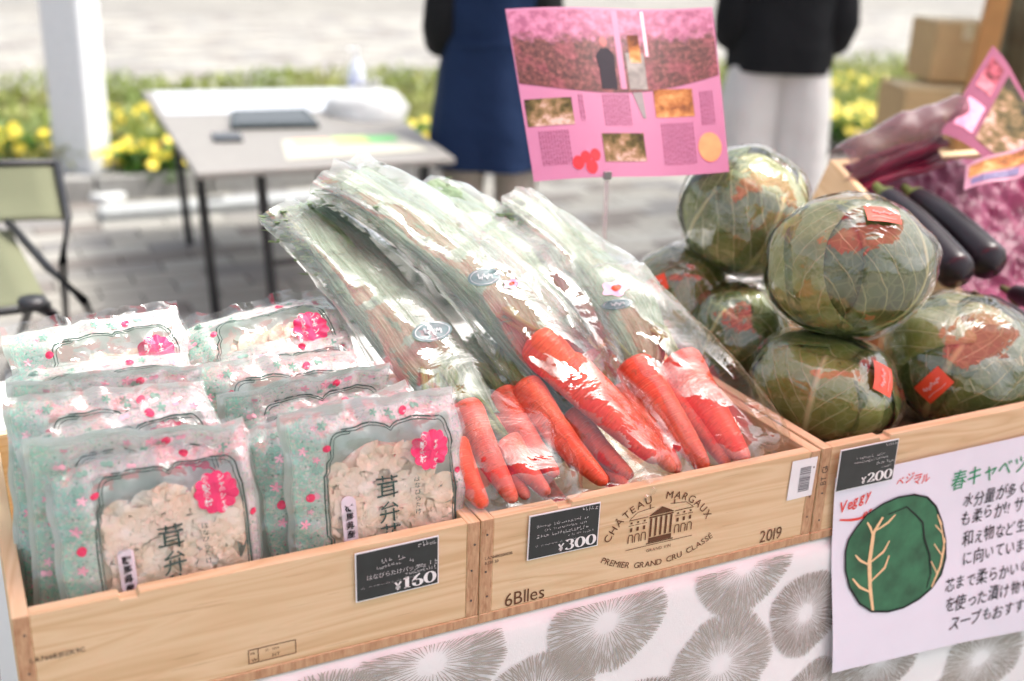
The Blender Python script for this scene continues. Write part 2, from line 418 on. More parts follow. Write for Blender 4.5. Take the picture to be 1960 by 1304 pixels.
def flowers(px, py, r, n, label, y0=None, hgt=.22):
    c = at_z(px, py, .2) if y0 is None else at_y(px, py, y0); c.z = 0
    root = empty('flower_clump', c, label, 'flowers', 'yellow flowers in the planting bed')
    fo = MB(); fl = MB()
    for k in range(n*7):
        a, q = rnd(0, 6.283), r*math.sqrt(random.random()); leaf(fo, (q*math.cos(a), q*math.sin(a)*.7, .08 + rnd(0, hgt*.8)), rnd(.04, .09), rnd(.01, .022), .8)
    for k in range(int(n*.7)):
        a, q = rnd(0, 6.283), r*1.5*random.random()**.7; c0 = Vector((q*math.cos(a), q*math.sin(a)*.7, hgt + rnd(-.05, .08)))
        nn = Vector((rnd(-.6,.6), rnd(-1.2,-.1), 1)).normalized(); e = nn.orthogonal().normalized(); g = nn.cross(e)
        for t in range(5):
            b = t*1.2566; d = e*math.cos(b) + g*math.sin(b); s = nn.cross(d)
            fl.add([c0, c0 + d*.022 + s*.016 + nn*.004, c0 + d*.036, c0 + d*.022 - s*.016 + nn*.004], [(0,1,2,3)])
    fo.build('foliage', dgl, root); fl.build('blossom_cluster', yel, root)['kind'] = 'stuff'
    return root
flowers(15, 285, .22, 60, 'yellow flowers at the far left edge beside the white post')
flowers(295, 235, .20, 60, 'yellow flower clump right of the white post, farther of two there')
flowers(300, 300, .24, 80, 'yellow flower clump by the brick edging beside the folding table')
flowers(835, 262, .20, 50, 'yellow flowers between the folding table and the navy clothed person')
flowers(1625, 165, .34, 70, 'loose yellow flowers just left of the stacked cardboard boxes')
flowers(1640, 235, .36, 170, 'dense bright yellow flower clump below and left of cardboard boxes')

# white post of the neighbouring tent
pc = at_z(165, 372, 0); pc.z = 0
post = empty('tent_post', pc, 'white square tent post standing on a base plate behind the chair', 'post')
wp = plain('white_powder_coat', (.74,.76,.78), .45, .03)
bevel(MB().box((0,0,1.3), (.16,.27,2.6)).build('post_shaft', wp, post), .02)
bevel(MB().box((.085,0,1.3), (.012,.12,2.58)).build('post_rib', plain('white_powder_coat_rib', (.55,.57,.60), .45, .03), post), .004)
bevel(MB().box((.1,-.05,.03), (.52,.5,.05)).build('base_plate', plain('base_plate_paint', (.70,.72,.72), .5, .08), post), .01)
post.rotation_euler.z = R(38)
wt = empty('tent_weight', at_z(330, 415, 0), 'long low grey white weight bar lying by the post base', 'weight')
bevel(MB().box((.2,0,.035), (1.1,.16,.07)).build('weight_bar', plain('weight_paint', (.36,.375,.375), .6, .1), wt), .015)
bevel(MB().box((.2,-.0,.075), (.12,.03,.03)).build('handle', MT['steel'], wt), .005)

# ------------------------------------------------------------------ stall canopy (above the frame; its red cloth tints everything under it)
def canopy_mat(name, d, t):
    n = Nt(name); co = n.coord('Object'); nr = n.bump(n.noise(co, 3., 4), .2, .05)
    return n.done(n.mixs(.72, n.sh('ShaderNodeBsdfDiffuse', d, None, nr), n.sh('ShaderNodeBsdfTranslucent', t, None, nr)))
RED_C = canopy_mat('red_canopy_cloth', (.60,.05,.09), (.93,.09,.18))
CX0, CX1, CY0, CY1, CZ = -.60, 2.60, -.90, .02, 2.3      # the cloth; the poles of its frame stand wider apart, outside the picture
FX0, FX1 = -1.75, 3.05
tent = empty('market_awning', ((CX0+CX1)/2, (CY0+CY1)/2, 0), 'red awning cloth on a white pole frame above the vegetable stall', 'awning')
def roof(u, v):
    x, y = (u-.5)*(CX1-CX0), (v-.5)*(CY1-CY0)
    return Vector((x, y, CZ - .06*math.sin(u*math.pi)*math.sin(v*math.pi) + .012*nz(x*3, y*3)))
MB().grid(roof, 30, 26).build('canopy', RED_C, tent, True)
for v in (0, 1):
    y = (v-.5)*(CY1-CY0); MB().tube([(FX0-(CX0+CX1)/2, y, CZ+.02), (FX1-(CX0+CX1)/2, y, CZ+.02)], .014, 10).build('rail', wp, tent, True)
    for x in (FX0, FX1):
        lg = MB().box((x-(CX0+CX1)/2, y, CZ/2), (.035,.035,CZ)).build('leg', wp, tent); MB().box((x-(CX0+CX1)/2, y, .006), (.1,.1,.01)).build('foot', wp, lg)
for k in range(7):
    x = (k/6-.5)*(CX1-CX0)*.96
    for y in ((CY0-CY1)/2, (CY1-CY0)/2): MB().tube([(x-.012, y, CZ+.03), (x, y, CZ+.04), (x+.012, y, CZ+.03), (x, y, CZ)], .003, 6).build('tie_loop', wp, tent)

# ------------------------------------------------------------------ stall table and cloth
TZ, BH = .70, .139; TOP = TZ + BH
TX0, TX1, TY1 = -.485, 1.95, 1.0
tb = empty('stall_table', ((TX0+TX1)/2, .5, 0), 'long trestle table under the patterned tablecloth', 'table')
def rel(o, root):   # geometry given in world coordinates, parented to a thing
    o.matrix_parent_inverse = Matrix.Translation(-Vector(root.location)); return o
rel(MB().box(((TX0+TX1)/2, (TY1+.012)/2, TZ-.022), (TX1-TX0-.02, TY1-.03, .03)).build('table_top', MT['wood_x'], tb), tb)
for x in (TX0+.1, TX1-.1):
    for y in (.08, TY1-.08): rel(MB().tube([(x, y, 0), (x, y, TZ-.04)], .016, 10).build('leg', MT['steel'], tb), tb)
def cloth_y(x, z):
    d = max(0, TZ-z)
    return -.006 - .012*sst(0, .5, d) + (.010*math.sin(x*9.+1.) + .008*math.sin(x*21+z*3))*sst(.02, .45, d) + .003*nz(x*6, z*6)
def cloth(u, v):
    x = TX0 + (TX1-TX0)*u
    if v < .35: return Vector((x, TY1*(1 - v/.35) + .0, TZ-.004 if v < .349 else TZ-.004))
    z = TZ-.004 - (v-.35)/.65*.64
    return Vector((x, cloth_y(x, z) if z < TZ-.005 else .0, z))
def fabric(name, col):
    n = Nt(name); co = n.coord('Object'); w1 = n.noise(n.coord('Object', (900, 30, 200)), 1., 1); w2 = n.noise(n.coord('Object', (200, 30, 900)), 1., 1)
    c = n.mix(n.m('MULTIPLY', n.noise(co, 9., 4), .2), col, tuple(k*.85 for k in col))
    return n.done(n.bsdf(c, .85, n.bump(n.m('ADD', w1, w2), .25, .001), .2))
clo = MB().grid(cloth, 160, 60).build('tablecloth', fabric('white_cloth', (.83,.835,.82)), smooth=True)
tag(clo, 'white tablecloth printed with grey radial coral motifs hanging at the stall front', 'tablecloth')
side = MB()
def sidef(u, v):
    y = .0 + TY1*u; z = TZ-.004 - v*.64
    return Vector((TX0 - .004 - .02*sst(0,.3,v) - .012*math.sin(y*14)*sst(0,.5,v), y, z))
side.grid(sidef, 30, 20).build('side_drop', bpy.data.materials['white_cloth'], clo, True)
mot_a = ink('motif_grey', (.40,.38,.33), .85); mot_b = ink('motif_taupe', (.34,.31,.27), .85)
def motif(cx, cz, rx, rz, rot, mat, n=120, hole=.17):
    mb = MB(); ca, sa = math.cos(rot), math.sin(rot); sd_ = rnd(0, 99)
    lim = lambda a: 1 + .10*nz(math.cos(a)*1.6+sd_, math.sin(a)*1.6)
    for k in range(n):
        a0 = 2*math.pi*(k + rnd(-.3,.3))/n; lv = k % 4
        r0 = (hole + rnd(0,.05)) if lv == 0 else rnd(.26,.4) if lv == 2 else rnd(.42,.66)
        r1 = lim(a0)*rnd(.975, 1.0); ns = 8; L = []; ph = rnd(0, 9)
        for i in range(ns+1):
            t = i/ns; r = r0 + (r1-r0)*t; a = a0 + .045*nz(r*7+ph, k*.37, sd_) ; w = (.0035 + .0088*r)*(1 if 0 < i < ns else .35)*1.05
            for s in (-1, 1):
                px, pz = r*math.cos(a) - s*w*math.sin(a), r*math.sin(a) + s*w*math.cos(a)
                X, Z = px*rx, pz*rz; x, z = cx + X*ca - Z*sa, cz + X*sa + Z*ca
                L.append((x, z))
        vs = [Vector((x, cloth_y(x, min(z, TZ-.006)) - .0022, min(z, TZ-.006))) for x, z in L]
        mb.add(vs, [(2*i, 2*i+1, 2*i+3, 2*i+2) for i in range(ns)])
    mb.build('printed_motif', mat, clo)
for (px, py, rx, rz, rot, mt) in ((830,1275,.098,.080,.1,0), (1165,1195,.088,.079,.3,0), (1432,1085,.082,.072,.2,0), (1545,1175,.066,.068,.2,1),
        (1378,1272,.088,.080,.3,0), (1030,1345,.085,.07,0,0), (1545,1340,.075,.068,.4,1), (1690,1262,.075,.07,.2,1), (1880,1262,.088,.075,.3,0), (1790,1370,.08,.07,.1,0), (1215,1385,.08,.07,.2,1),
        (1960,1400,.08,.07,.3,0), (620,1400,.09,.08,.2,0)):
    c = at_y(px, py, -.012); motif(c.x, c.z, rx, rz, rot, (mot_a, mot_b)[mt], 140)

# ------------------------------------------------------------------ wooden wine crates
TH = .016
M_nail = plain('nail_iron', (.12,.10,.09), .5, .2, metal=.6)
def crate(origin, W, D, H, label, tilt=0., yaw=0., notch=.1):
    root = empty('wooden_crate', origin, label, 'crate', 'pine wine crates on the stall'); root.rotation_euler = (tilt, 0, yaw)
    b = .013
    prof = [(TH, b), (W-TH, b), (W-TH, H), (notch+.020, H), (notch+.018, H-.005), (notch+.002, H-.005), (notch, H), (TH, H)]; pn = len(prof)
    fp = MB().add([(x, y, z) for y in (0, TH) for x, z in prof], [tuple(range(pn)), tuple(range(2*pn-1, pn-1, -1))] + [((i+1) % pn, i, pn+i, pn+(i+1) % pn) for i in range(pn)]).build('front_panel', MT['wood_x'], root); bevel(fp, .0012)
    bp = MB().box((W/2, D-TH/2, b+(H-b)/2), (W-2*TH-.001, TH, H-b)).build('back_panel', MT['wood_x'], root); bevel(bp, .0012)
    for sx in (0, 1):
        mb = MB().box((TH/2 + sx*(W-TH), D/2, b+(H-b)/2), (TH, D+.0016, H-b)); mb.m = [0,0,1,1,0,0]
        bevel(mb.build('side_panel', [MT['wood_y'], MT['end_v']], root), .0012)
    mb = MB().box((W/2, D/2, b/2), (W+.001, D+.003, b-.0006)); mb.m = [0,0,1,1,0,0]
    bevel(mb.build('base_board', [MT['wood_y'], MT['end_d']], root), .0012)
    for x in (TH/2, W-TH/2):
        for z in (.035, .075, .115):
            nl = MB().lathe([(.0001,0),(.0014,0),(.0014,.0006),(.0001,.0007)], 8); o = nl.build('nail', M_nail, root); o.rotation_euler = (R(90), 0, 0); o.location = (x + rnd(-.002,.002), -.0010, z + rnd(-.006,.006))
    return root, fp
DEP = .46
c1, f1 = crate((-.5, 0, TZ), .4985, DEP, BH, 'leftmost pine crate filled with bags of white mushrooms')
c2, f2 = crate((0, 0, TZ), .4985, DEP, BH, 'middle pine crate with burnt lettering filled with carrots')
c3, f3 = crate((.5, -.002, TZ+.001), .535, DEP+.02, BH+.001, 'pine crate holding the wrapped cabbages, paper poster on its front')
A4 = R(24.2)
c4o = Vector((1.072, .198 + BH*math.sin(A4), TOP - BH*math.cos(A4)))
c4, f4 = crate(c4o, .52, .54, BH, 'tilted pine crate with eggplants at the right edge', tilt=A4)
prop = empty('crate_prop', (1.33, .72, TZ), 'wooden block propping up the back of the tilted crate', 'block')
bevel(MB().box((0, 0, .085), (.4, .07, .17)).build('block_body', MT['wood_x'], prop), .002)
bevel(MB().box((0, 0, .176), (.36, .05, .012)).build('rubber_pad', plain('rubber_pad', (.03,.03,.03), .8), prop), .002)

# burnt and printed marks on the fronts (crate local x, z)
def front_map(root, off=.0009): o = Vector(root.location); return lambda x, z: Vector((x, -off, z)) 
def mark(name, V, F, x, z, mat, root, off=.0009, sl=0.):
    mb = MB(); mb.add([Vector((x+a+sl*b, -off, z+b)) for a, b in V], F); return mb.build(name, mat, root)
def arc_text(s, cx, cz, rad, size, a_mid, spread, mat, root, up=True, name='lettering'):
    V = []; F = []; n = len(s)
    tot = [];  x = 0
    for ch in s:
        w = .42 if ch == ' ' else glyph(ch)[3]-glyph(ch)[2]; tot.append(x + w/2); x += w + .2
    for ch, t in zip(s, tot):
        if ch == ' ': continue
        vs, fs, a, b = glyph(ch); q = (t/x - .5)*spread; ang = a_mid - q if up else a_mid + q
        o = len(V); rot = ang - math.pi/2 if up else ang + math.pi/2
        bx, bz = cx + rad*math.cos(ang), cz + rad*math.sin(ang)
        for px, py in vs:
            gx, gy = (px - (a+b)/2)*size*1.05, (py-.35)*size
            V.append((bx + gx*math.cos(rot) - gy*math.sin(rot), bz + gx*math.sin(rot) + gy*math.cos(rot)))
        F += [tuple(i+o for i in f) for f in fs]
    return mark(name, V, F, 0, 0, mat, root)
B = MT['brand']
arc_text('CHÂTEAU  MARGAUX', .248, .035, .086, .0145, R(90), R(128), B, c2)
arc_text('PREMIER GRAND CRU CLASSÉ', .250, .192, .166, .0118, R(-90), R(60), B, c2, up=False)
V, F, w = text2d('GRAND VIN', .0062, .16); mark('lettering', V, F, .25-w/2, .0445, B, c2)
V, F, w = text2d('6Blles', .026, .09, .92); mark('lettering', V, F, .034, .015, B, c2)
V, F, w = text2d('2019', .026, .10, .82); mark('lettering', V, F, .412, .017, B, c2)
cm = MB()   # the branded house: pediment, columns, windows, wings, steps
def cq(x0, z0, x1, z1): cm.add([Vector((x, -.0009, z)) for x, z in ((x0,z0),(x1,z0),(x1,z1),(x0,z1))], [(0,1,2,3)])
def cp(pts): cm.add([Vector((x, -.0009, z)) for x, z in pts], [tuple(range(len(pts)))])
def cl(pts, w=.0008):
    v, f = ribbon(pts, lambda *a: w); cm.add([Vector((x, -.0009, z)) for x, z in v], f)
X0, Z0 = .250, .054
cp([(X0-.019, Z0+.042), (X0+.019, Z0+.042), (X0, Z0+.052)])
cq(X0-.018, Z0+.0385, X0+.018, Z0+.0405)
for k in range(5): cq(X0-.0165+k*.0075, Z0+.012, X0-.0135+k*.0075, Z0+.038)
cq(X0-.017, Z0+.004, X0+.017, Z0+.0105); cq(X0-.020, Z0+.002, X0+.020, Z0+.0036)
cl([(X0-.05, Z0), (X0+.05, Z0)])
for s in (-1, 1):
    for k in range(3):
        xc = X0 + s*(.025 + k*.0095)
        cl([(xc-.0032, Z0+.009), (xc-.0032, Z0+.018), (xc-.002, Z0+.0205), (xc+.002, Z0+.0205), (xc+.0032, Z0+.018), (xc+.0032, Z0+.009)], .0013)
        cq(xc-.0017, Z0+.025, xc+.0017, Z0+.0305)
        cq(xc-.0014, Z0+.036, xc+.0014, Z0+.0385); cq(xc-.004, Z0+.0335, xc+.004, Z0+.0343)
    cl([(X0+s*.048, Z0+.0415), (X0+s*.02, Z0+.0415)], .001); cl([(X0+s*.047, Z0+.0425), (X0+s*.036, Z0+.051), (X0+s*.012, Z0+.0535)], .0008)
    cl([(X0+s*.018, Z0+.052), (X0+s*.018, Z0+.0585)], .0016)
cm.build('house_emblem', B, c2)
V, F, w = text2d('LA766BJ0ZK9C', .0075, .10); mark('lettering', V, F, .012, .085, MT['black_ink'], c1)
V, F, w = text2d('LA766B0200038', .0052, .08); mark('lettering', V, F, .006, .0862, MT['black_ink'], c2)
V, F, w = text2d('R230 50', .0052, .08); mark('lettering', V, F, .006, .0795, MT['black_ink'], c2)
# small stamped frame on crate one
sm = MB()
for a, b in (((.226,.0225),(.278,.0225)), ((.278,.0225),(.278,.0395)), ((.278,.0395),(.226,.0395)), ((.226,.0395),(.226,.0225)), ((.2365,.0225),(.2365,.0395))):
    v, f = ribbon([a, b], lambda *q: .0009); sm.add([Vector((x, -.0009, z)) for x, z in v], f)
for s, x, z, sz in (('HT', .252, .0245, .0065), ('W', .229, .024, .006), ('FR', .2285, .033, .0045), ('33 - 5014', .244, .0335, .004)):
    V, F, w = text2d(s, sz, .12); sm.add([Vector((x+a, -.0009, z+b)) for a, b in V], F)
sm.build('treatment_stamp', B, c1)
# barcode sticker on crate two
st = MB().add([Vector((x, -.0016, z)) for x, z in ((.449,.073),(.491,.0735),(.4935,.131),(.451,.131))], [(0,1,2,3)]).build('sticker', MT['white'], c2)
bc = MB(); bz = .083
while bz < .118:
    h = rnd(.0005, .0016); bc.add([Vector((x, -.0022, z)) for x, z in ((.466,bz),(.484,bz),(.484,bz+h),(.466,bz+h))], [(0,1,2,3)]); bz += h + rnd(.0006, .0014)
bc.build('barcode', ink('grey_ink', (.16,.15,.16)), st)

# ------------------------------------------------------------------ price cards
def price_card(p, w, h, price, label, lines, rz=0.):
    root = empty('price_card', p, label, 'price card', 'black price cards'); root.rotation_euler = (0, rz, 0)
    bevel(MB().box((w/2, -.0006, h/2), (w, .0012, h)).build('card', MT['white'], root), .0003)
    fc = MB().add([Vector((x, -.0016, z)) for x, z in ((.0015,.0015),(w-.0015,.0015),(w-.0015,h-.0015),(.0015,h-.0015))], [(0,1,2,3)]).build('card_face', MT['card'], root)
    V, F, l = serif2d(price, h*.33); s = MB(); s.add([Vector((w-l-.003+a, -.0022, h*.075+b)) for a, b in V], F); s.build('price_lettering', MT['white_ink'], fc)
    t = MB()
    for ln in lines:
        if ln[0] == '#':   # print too small to read: clusters of tiny strokes
            _, x, x1, z, hh, dens = ln
            while x < x1:
                cw = hh*h/w*rnd(.7, 1.05)
                if random.random() < dens:
                    for q in range(3):
                        a, b = x + rnd(0, .5)*cw, z + rnd(0, .75)*hh; ln_, th_ = (cw*rnd(.4,.9), hh*.16) if random.random() < .55 else (cw*.16, hh*rnd(.4,.9))
                        t.add([Vector((p_*w, -.0022 - q*.0002, q_*h)) for p_, q_ in ((a,b),(a+ln_,b),(a+ln_,b+th_),(a,b+th_))], [(0,1,2,3)])
                x += cw*1.12
            continue
        (txt, x, z, sz, al) = ln
        V, F, l = text2d(txt, sz, .08, 1., .0, 0, .98); x0 = x*w if al == 'l' else x*w - l
        t.add([Vector((x0+a, -.0022, z*h+b)) for a, b in V], F)
    t.build('small_lettering', ink('soft_white_ink', (.55,.55,.54)), fc)
    return root
def marks(x0, x1, z, h, d): return ('#', x0, x1, z, h, d)
price_card((-.153, -.0022, .770), .0995, .0625, '¥160', 'black price card reading 160 yen on the mushroom crate',
    [marks(.74,.95,.86,.08,.95), marks(.26,.72,.69,.075,.6), marks(.24,.70,.59,.055,.8), ('はなびらたけパック', .13, .42, .0072, 'l'), ('100g', .84, .44, .0062, 'r'), marks(.88,.95,.44,.09,1.), marks(.58,.95,.345,.06,.8), marks(.06,.70,.26,.03,.7)], R(-.6))
price_card((.060, -.0022, .7735), .097, .060, '¥300', 'black price card reading 300 yen on the carrot crate',
    [marks(.74,.96,.87,.075,.95), marks(.10,.84,.70,.05,.9), marks(.22,.80,.60,.045,.9), marks(.10,.14,.47,.085,1.), marks(.17,.80,.47,.065,.85), marks(.55,.92,.385,.04,.8), marks(.10,.70,.28,.03,.7)], R(.6))
price_card((.5205, -.0125, .777), .103, .063, '¥200', 'black price card reading 200 yen on the cabbage crate',
    [marks(.76,.97,.88,.065,.95), marks(.28,.80,.69,.055,.85), marks(.22,.84,.59,.055,.85), marks(.64,.96,.47,.065,.9), marks(.72,.92,.375,.04,.7)], R(.3))
V, F, w = text2d('BT GI', .014, .1); 
vt = MB(); vt.add([Vector((.0125 - b, -.0009, .085 + a*.8)) for a, b in V], F); vt.build('lettering', MT['black_ink'], c3)

# ------------------------------------------------------------------ hand-lettered poster on the cabbage crate
PX0, PX1 = .523, 1.06
def pst_z0(x): return .482 - (x-.557)*.076
def pst_z1(x): return .796 - .0*(x-.62)
def pst(x, z, off=0.):
    bend = .0035*math.sin((x-PX0)*9) + .004*nz(x*5, z*5, 7)
    y = -.0052 + (-.018*sst(.70, .48, z) + bend*sst(.72, .5, z)); return Vector((x, y - .003 - off, z))
def pst_uv(u, v):
    zt = .796; zl = .482 - (u)*.04; z = zl + (zt-zl)*v
    x0 = PX0 + .034*(1-v); return pst(x0 + (PX1-PX0)*u, z)
poster = empty('paper_poster', (.79, -.008, .64), 'white hand lettered paper poster with green cabbage drawing taped on the crate', 'poster')
rel(MB().grid(pst_uv, 40, 24).build('sheet', MT['poster'], poster, True), poster)
def pmark(name, V, F, mat, parent=poster, off=.0012):
    mb = MB(); mb.add([pst(x, z, off) for x, z in V], F); return rel(mb.build(name, mat, parent), poster)
def pline(s, px, py, size, mat, slope=0., jit=.05, bold=.012, st_=1.):
    c = at_y(px, py, -.008); V, F, w = text2d(s, size, .1, st_, bold, jit, 1.02)
    pmark('lettering', [(c.x + a, c.z + b + slope*a) for a, b in V], F, mat)
pline('春キャベツ', 1818, 935, .034, MT['green_ink'], 0, .09, .002, .9)
for s, px, py, sz in (('水分量が多く甘味', 1840, 972, .0265), ('も柔らか!! サラダや', 1836, 1004, .0265), ('和え物など生食', 1837, 1043, .026), ('に向いています!!', 1834, 1078, .0255),
                      ('芯まで柔らかいので', 1795, 1128, .026), ('を使った漬け物や', 1793, 1163, .026), ('スープもおすすめです', 1800, 1196, .026)):
    pline(s, px, py, sz, MT['black_ink'], 0, .11, .002, .84)
pline('ベジー', 1713, 932, .017, MT['red_ink'], .12, .1, .004, .95); pline('マル', 1745, 930, .016, MT['red_ink'], .1, .1, .004)
def stroke(pxs, wpx, mat, name='pen_stroke', off=.0012, parent=poster):
    P = [at_y(x, y, -.010) for x, y in pxs]; v, f = ribbon([(p.x, p.z) for p in P], lambda t, a, b: wpx*(.6+.4*math.sin(math.pi*min(1, max(0, t)))))
    return pmark(name, v, f, mat, parent, off)
pline('Veggy', 1604, 984, .024, MT['red_ink'], .25, .08, .01, .8); pline('et', 1650, 992, .018, MT['red_ink'], .3, .08, .008)
stroke([(1608+ k*4, 996 + 8*math.sin(k/19*math.pi) - k*1.15) for k in range(20)], .004, MT['red_ink'])
# plain cabbage drawing
cab = [(1640,1010),(1660,985),(1690,965),(1720,952),(1750,947),(1775,952),(1792,970),(1803,1000),(1808,1035),(1806,1065),(1795,1095),(1775,1120),(1750,1140),(1720,1156),(1690,1164),(1660,1164),(1638,1150),(1622,1122),(1616,1090),(1618,1055),(1625,1032)]
cw = [at_y(x, y, -.010) for x, y in cab]; cx_, cz_ = sum(p.x for p in cw)/len(cw), sum(p.z for p in cw)/len(cw)
V = [(cx_, cz_)] + [(p.x, p.z) for p in cw]; F = [(0, 1+i, 1+(i+1) % len(cw)) for i in range(len(cw))]
cbg = pmark('cabbage_drawing', V, F, MT['leafdraw'])
stroke(cab + cab[:1], .0035, MT['black_ink'], 'outline', .002, poster)
for pl, wd_ in (([(1662,1163),(1660,1120),(1662,1075),(1672,1020),(1690,990)], .0075), ([(1661,1130),(1640,1120),(1628,1105)], .004), ([(1661,1080),(1645,1072),(1636,1062)], .004), ([(1672,1030),(1666,1010),(1660,1000)], .004),
                ([(1662,1110),(1690,1085),(1700,1062)], .0045), ([(1664,1075),(1690,1055),(1702,1035)], .0045), ([(1678,1015),(1700,1000),(1714,985)], .0045),
                ([(1775,1118),(1795,1080),(1806,1040),(1803,1010),(1795,985)], .005), ([(1800,1062),(1786,1040)], .0035), ([(1788,1095),(1778,1072)], .0035), ([(1803,1020),(1790,1005)], .0035)):
    stroke(pl, wd_, MT['cream_ink'], 'drawn_vein', .002, poster)
stroke([(1700,985),(1735,970),(1752,985),(1766,1000),(1768,1030),(1776,1060),(1775,1095),(1765,1120)], .003, MT['black_ink'], 'drawn_leaf_edge', .0024, poster)

# ------------------------------------------------------------------ bags of mushrooms
BW, BHT = .210, .245
def bag_print():
    n = Nt('printed_bag_film'); tc = n.n('ShaderNodeTexCoord'); sp = n.n('ShaderNodeSeparateXYZ'); n.t.links.new(tc.outputs['UV'], sp.inputs[0]); u, v = sp.outputs[0], sp.outputs[1]
    oi = n.n('ShaderNodeObjectInfo').outputs['Random']
    def band(x, a, b, s=.012): return n.m('MULTIPLY', n.ramp(n.m('SUBTRACT', x, a-.5), [(.5-s, (0,)*3), (.5+s, (1,)*3)]), n.ramp(n.m('SUBTRACT', x, b-.5), [(.5-s, (1,)*3), (.5+s, (0,)*3)]))
    win = n.m('MULTIPLY', band(u, .20, .925), band(v, .0, .895)); prt = n.m('MULTIPLY', band(u, .03, .975), band(v, -.1, .975))
    alpha = n.m('MULTIPLY', prt, n.m('SUBTRACT', 1, win))
    mp = n.n('ShaderNodeMapping'); mp.inputs['Scale'].default_value = (1, 1.28, 1); n.t.links.new(tc.outputs['UV'], mp.inputs[0]); uvv = mp.outputs[0]
    lo = n.noise(uvv, 3.2, 2); 
    mint = n.m('ADD', n.m('MULTIPLY', n.m('SUBTRACT', .75, u), .9), n.m('SUBTRACT', lo, .45))
    base = n.mix(n.ramp(mint, [(.3, (0,)*3), (.62, (1,)*3)]), (.86,.80,.80), (.36,.72,.57))
    vo = n.vor(uvv, 34); vo2 = n.vor(uvv, 52)
    s1 = n.n('ShaderNodeSeparateColor'); n.t.links.new(vo[1], s1.inputs[0]); s2 = n.n('ShaderNodeSeparateColor'); n.t.links.new(vo2[1], s2.inputs[0])
    spot = n.m('MULTIPLY', n.m('LESS_THAN', vo[0], .40), n.m('GREATER_THAN', s1.outputs[0], .45))
    c1_ = n.ramp(s1.outputs[1], [(0, (.82,.50,.56)), (.18, (.74,.77,.62)), (.45, (.46,.62,.52)), (.60, (.85,.83,.82)), (.88, (.82,.60,.64))], 'CONSTANT')
    col = n.mix(n.m('MULTIPLY', spot, .45), base, c1_)
    for sc_, wd_, lc in ((13, .020, (.80,.82,.66)), (17, .016, (.30,.50,.41)), (20, .018, (.84,.56,.62))):
        ln = n.m('LESS_THAN', n.m('ABSOLUTE', n.m('SUBTRACT', n.noise(uvv, sc_, 2, .5, 1.5), .5)), wd_); col = n.mix(n.m('MULTIPLY', ln, .75), col, lc)
    spot2 = n.m('MULTIPLY', n.m('LESS_THAN', vo2[0], .33), n.m('GREATER_THAN', s2.outputs[2], .88))
    col = n.mix(n.m('MULTIPLY', spot2, .8), col, n.ramp(s2.outputs[0], [(0, (.20,.36,.28)), (.4, (.78,.30,.40)), (.55, (.85,.85,.82))], 'CONSTANT'))
    co = n.coord('Object'); h = n.m('ADD', n.noise(co, 26, 3, .55, 1.4), n.m('MULTIPLY', n.m('MINIMUM', n.vor(co, 15, 'DISTANCE_TO_EDGE')[0], .25), 1.3))
    nr = n.bump(h, .55, .005)
    body = n.mixs(n.m('MULTIPLY', alpha, .86), n.mixs(.015, n.sh('ShaderNodeBsdfTransparent', (.97,.98,.97)), n.sh('ShaderNodeBsdfDiffuse', (.8,.8,.8))),
                  n.mixs(.35, n.sh('ShaderNodeBsdfDiffuse', col, None, nr), n.sh('ShaderNodeBsdfTranslucent', col, None, nr)))
    return n.done(n.mixs(n.m('MINIMUM', n.schlick(nr, .10), .9), body, n.sh('ShaderNodeBsdfGlossy', (1,1,1), .07, nr)))
def bag_back():
    n = Nt('mint_bag_back'); f = n.noise(n.coord('Object'), 14., 3); c = n.ramp(f, [(.35, (.50,.66,.58)), (.55, (.68,.78,.72)), (.7, (.80,.82,.80))])
    return n.done(n.mixs(.4, n.bsdf(c, .35, n.bump(n.noise(n.coord('Object'), 24, 3), .5, .005), .5), n.sh('ShaderNodeBsdfTranslucent', c)))
def mush_mat():
    n = Nt('mushroom_flesh'); co = n.coord('Object'); f = n.noise(co, 40., 4); g = n.noise(co, 14, 2)
    c = n.ramp(f, [(.3, (.82,.62,.42)), (.5, (.92,.80,.62)), (.7, (.95,.88,.76))]); c = n.mix(n.m('MULTIPLY', n.ramp(g, [(.45,(0,)*3),(.65,(1,)*3)]), .35), c, (.88,.66,.54))
    return n.done(n.mixs(.08, n.bsdf(c, .5, n.bump(n.noise(co, 160, 3), .3, .002), .3), n.sh('ShaderNodeBsdfTranslucent', c)))
M_print, M_back, M_mush = bag_print(), bag_back(), mush_mat()
M_badge = plain('badge_pink', (.83,.045,.17), .4, .05); M_line = ink('frame_green', (.05,.10,.085)); M_dot = plain('berry_dot', (.80,.05,.14), .4, .1); M_tag = plain('tag_lilac', (.78,.70,.76), .5, .03)
FLOP = {2: (.02, 1., (1, 1)), 11: (-.022, -.6, None), 23: (.035, .8, (1, .8)), 31: (.012, 1., None)}
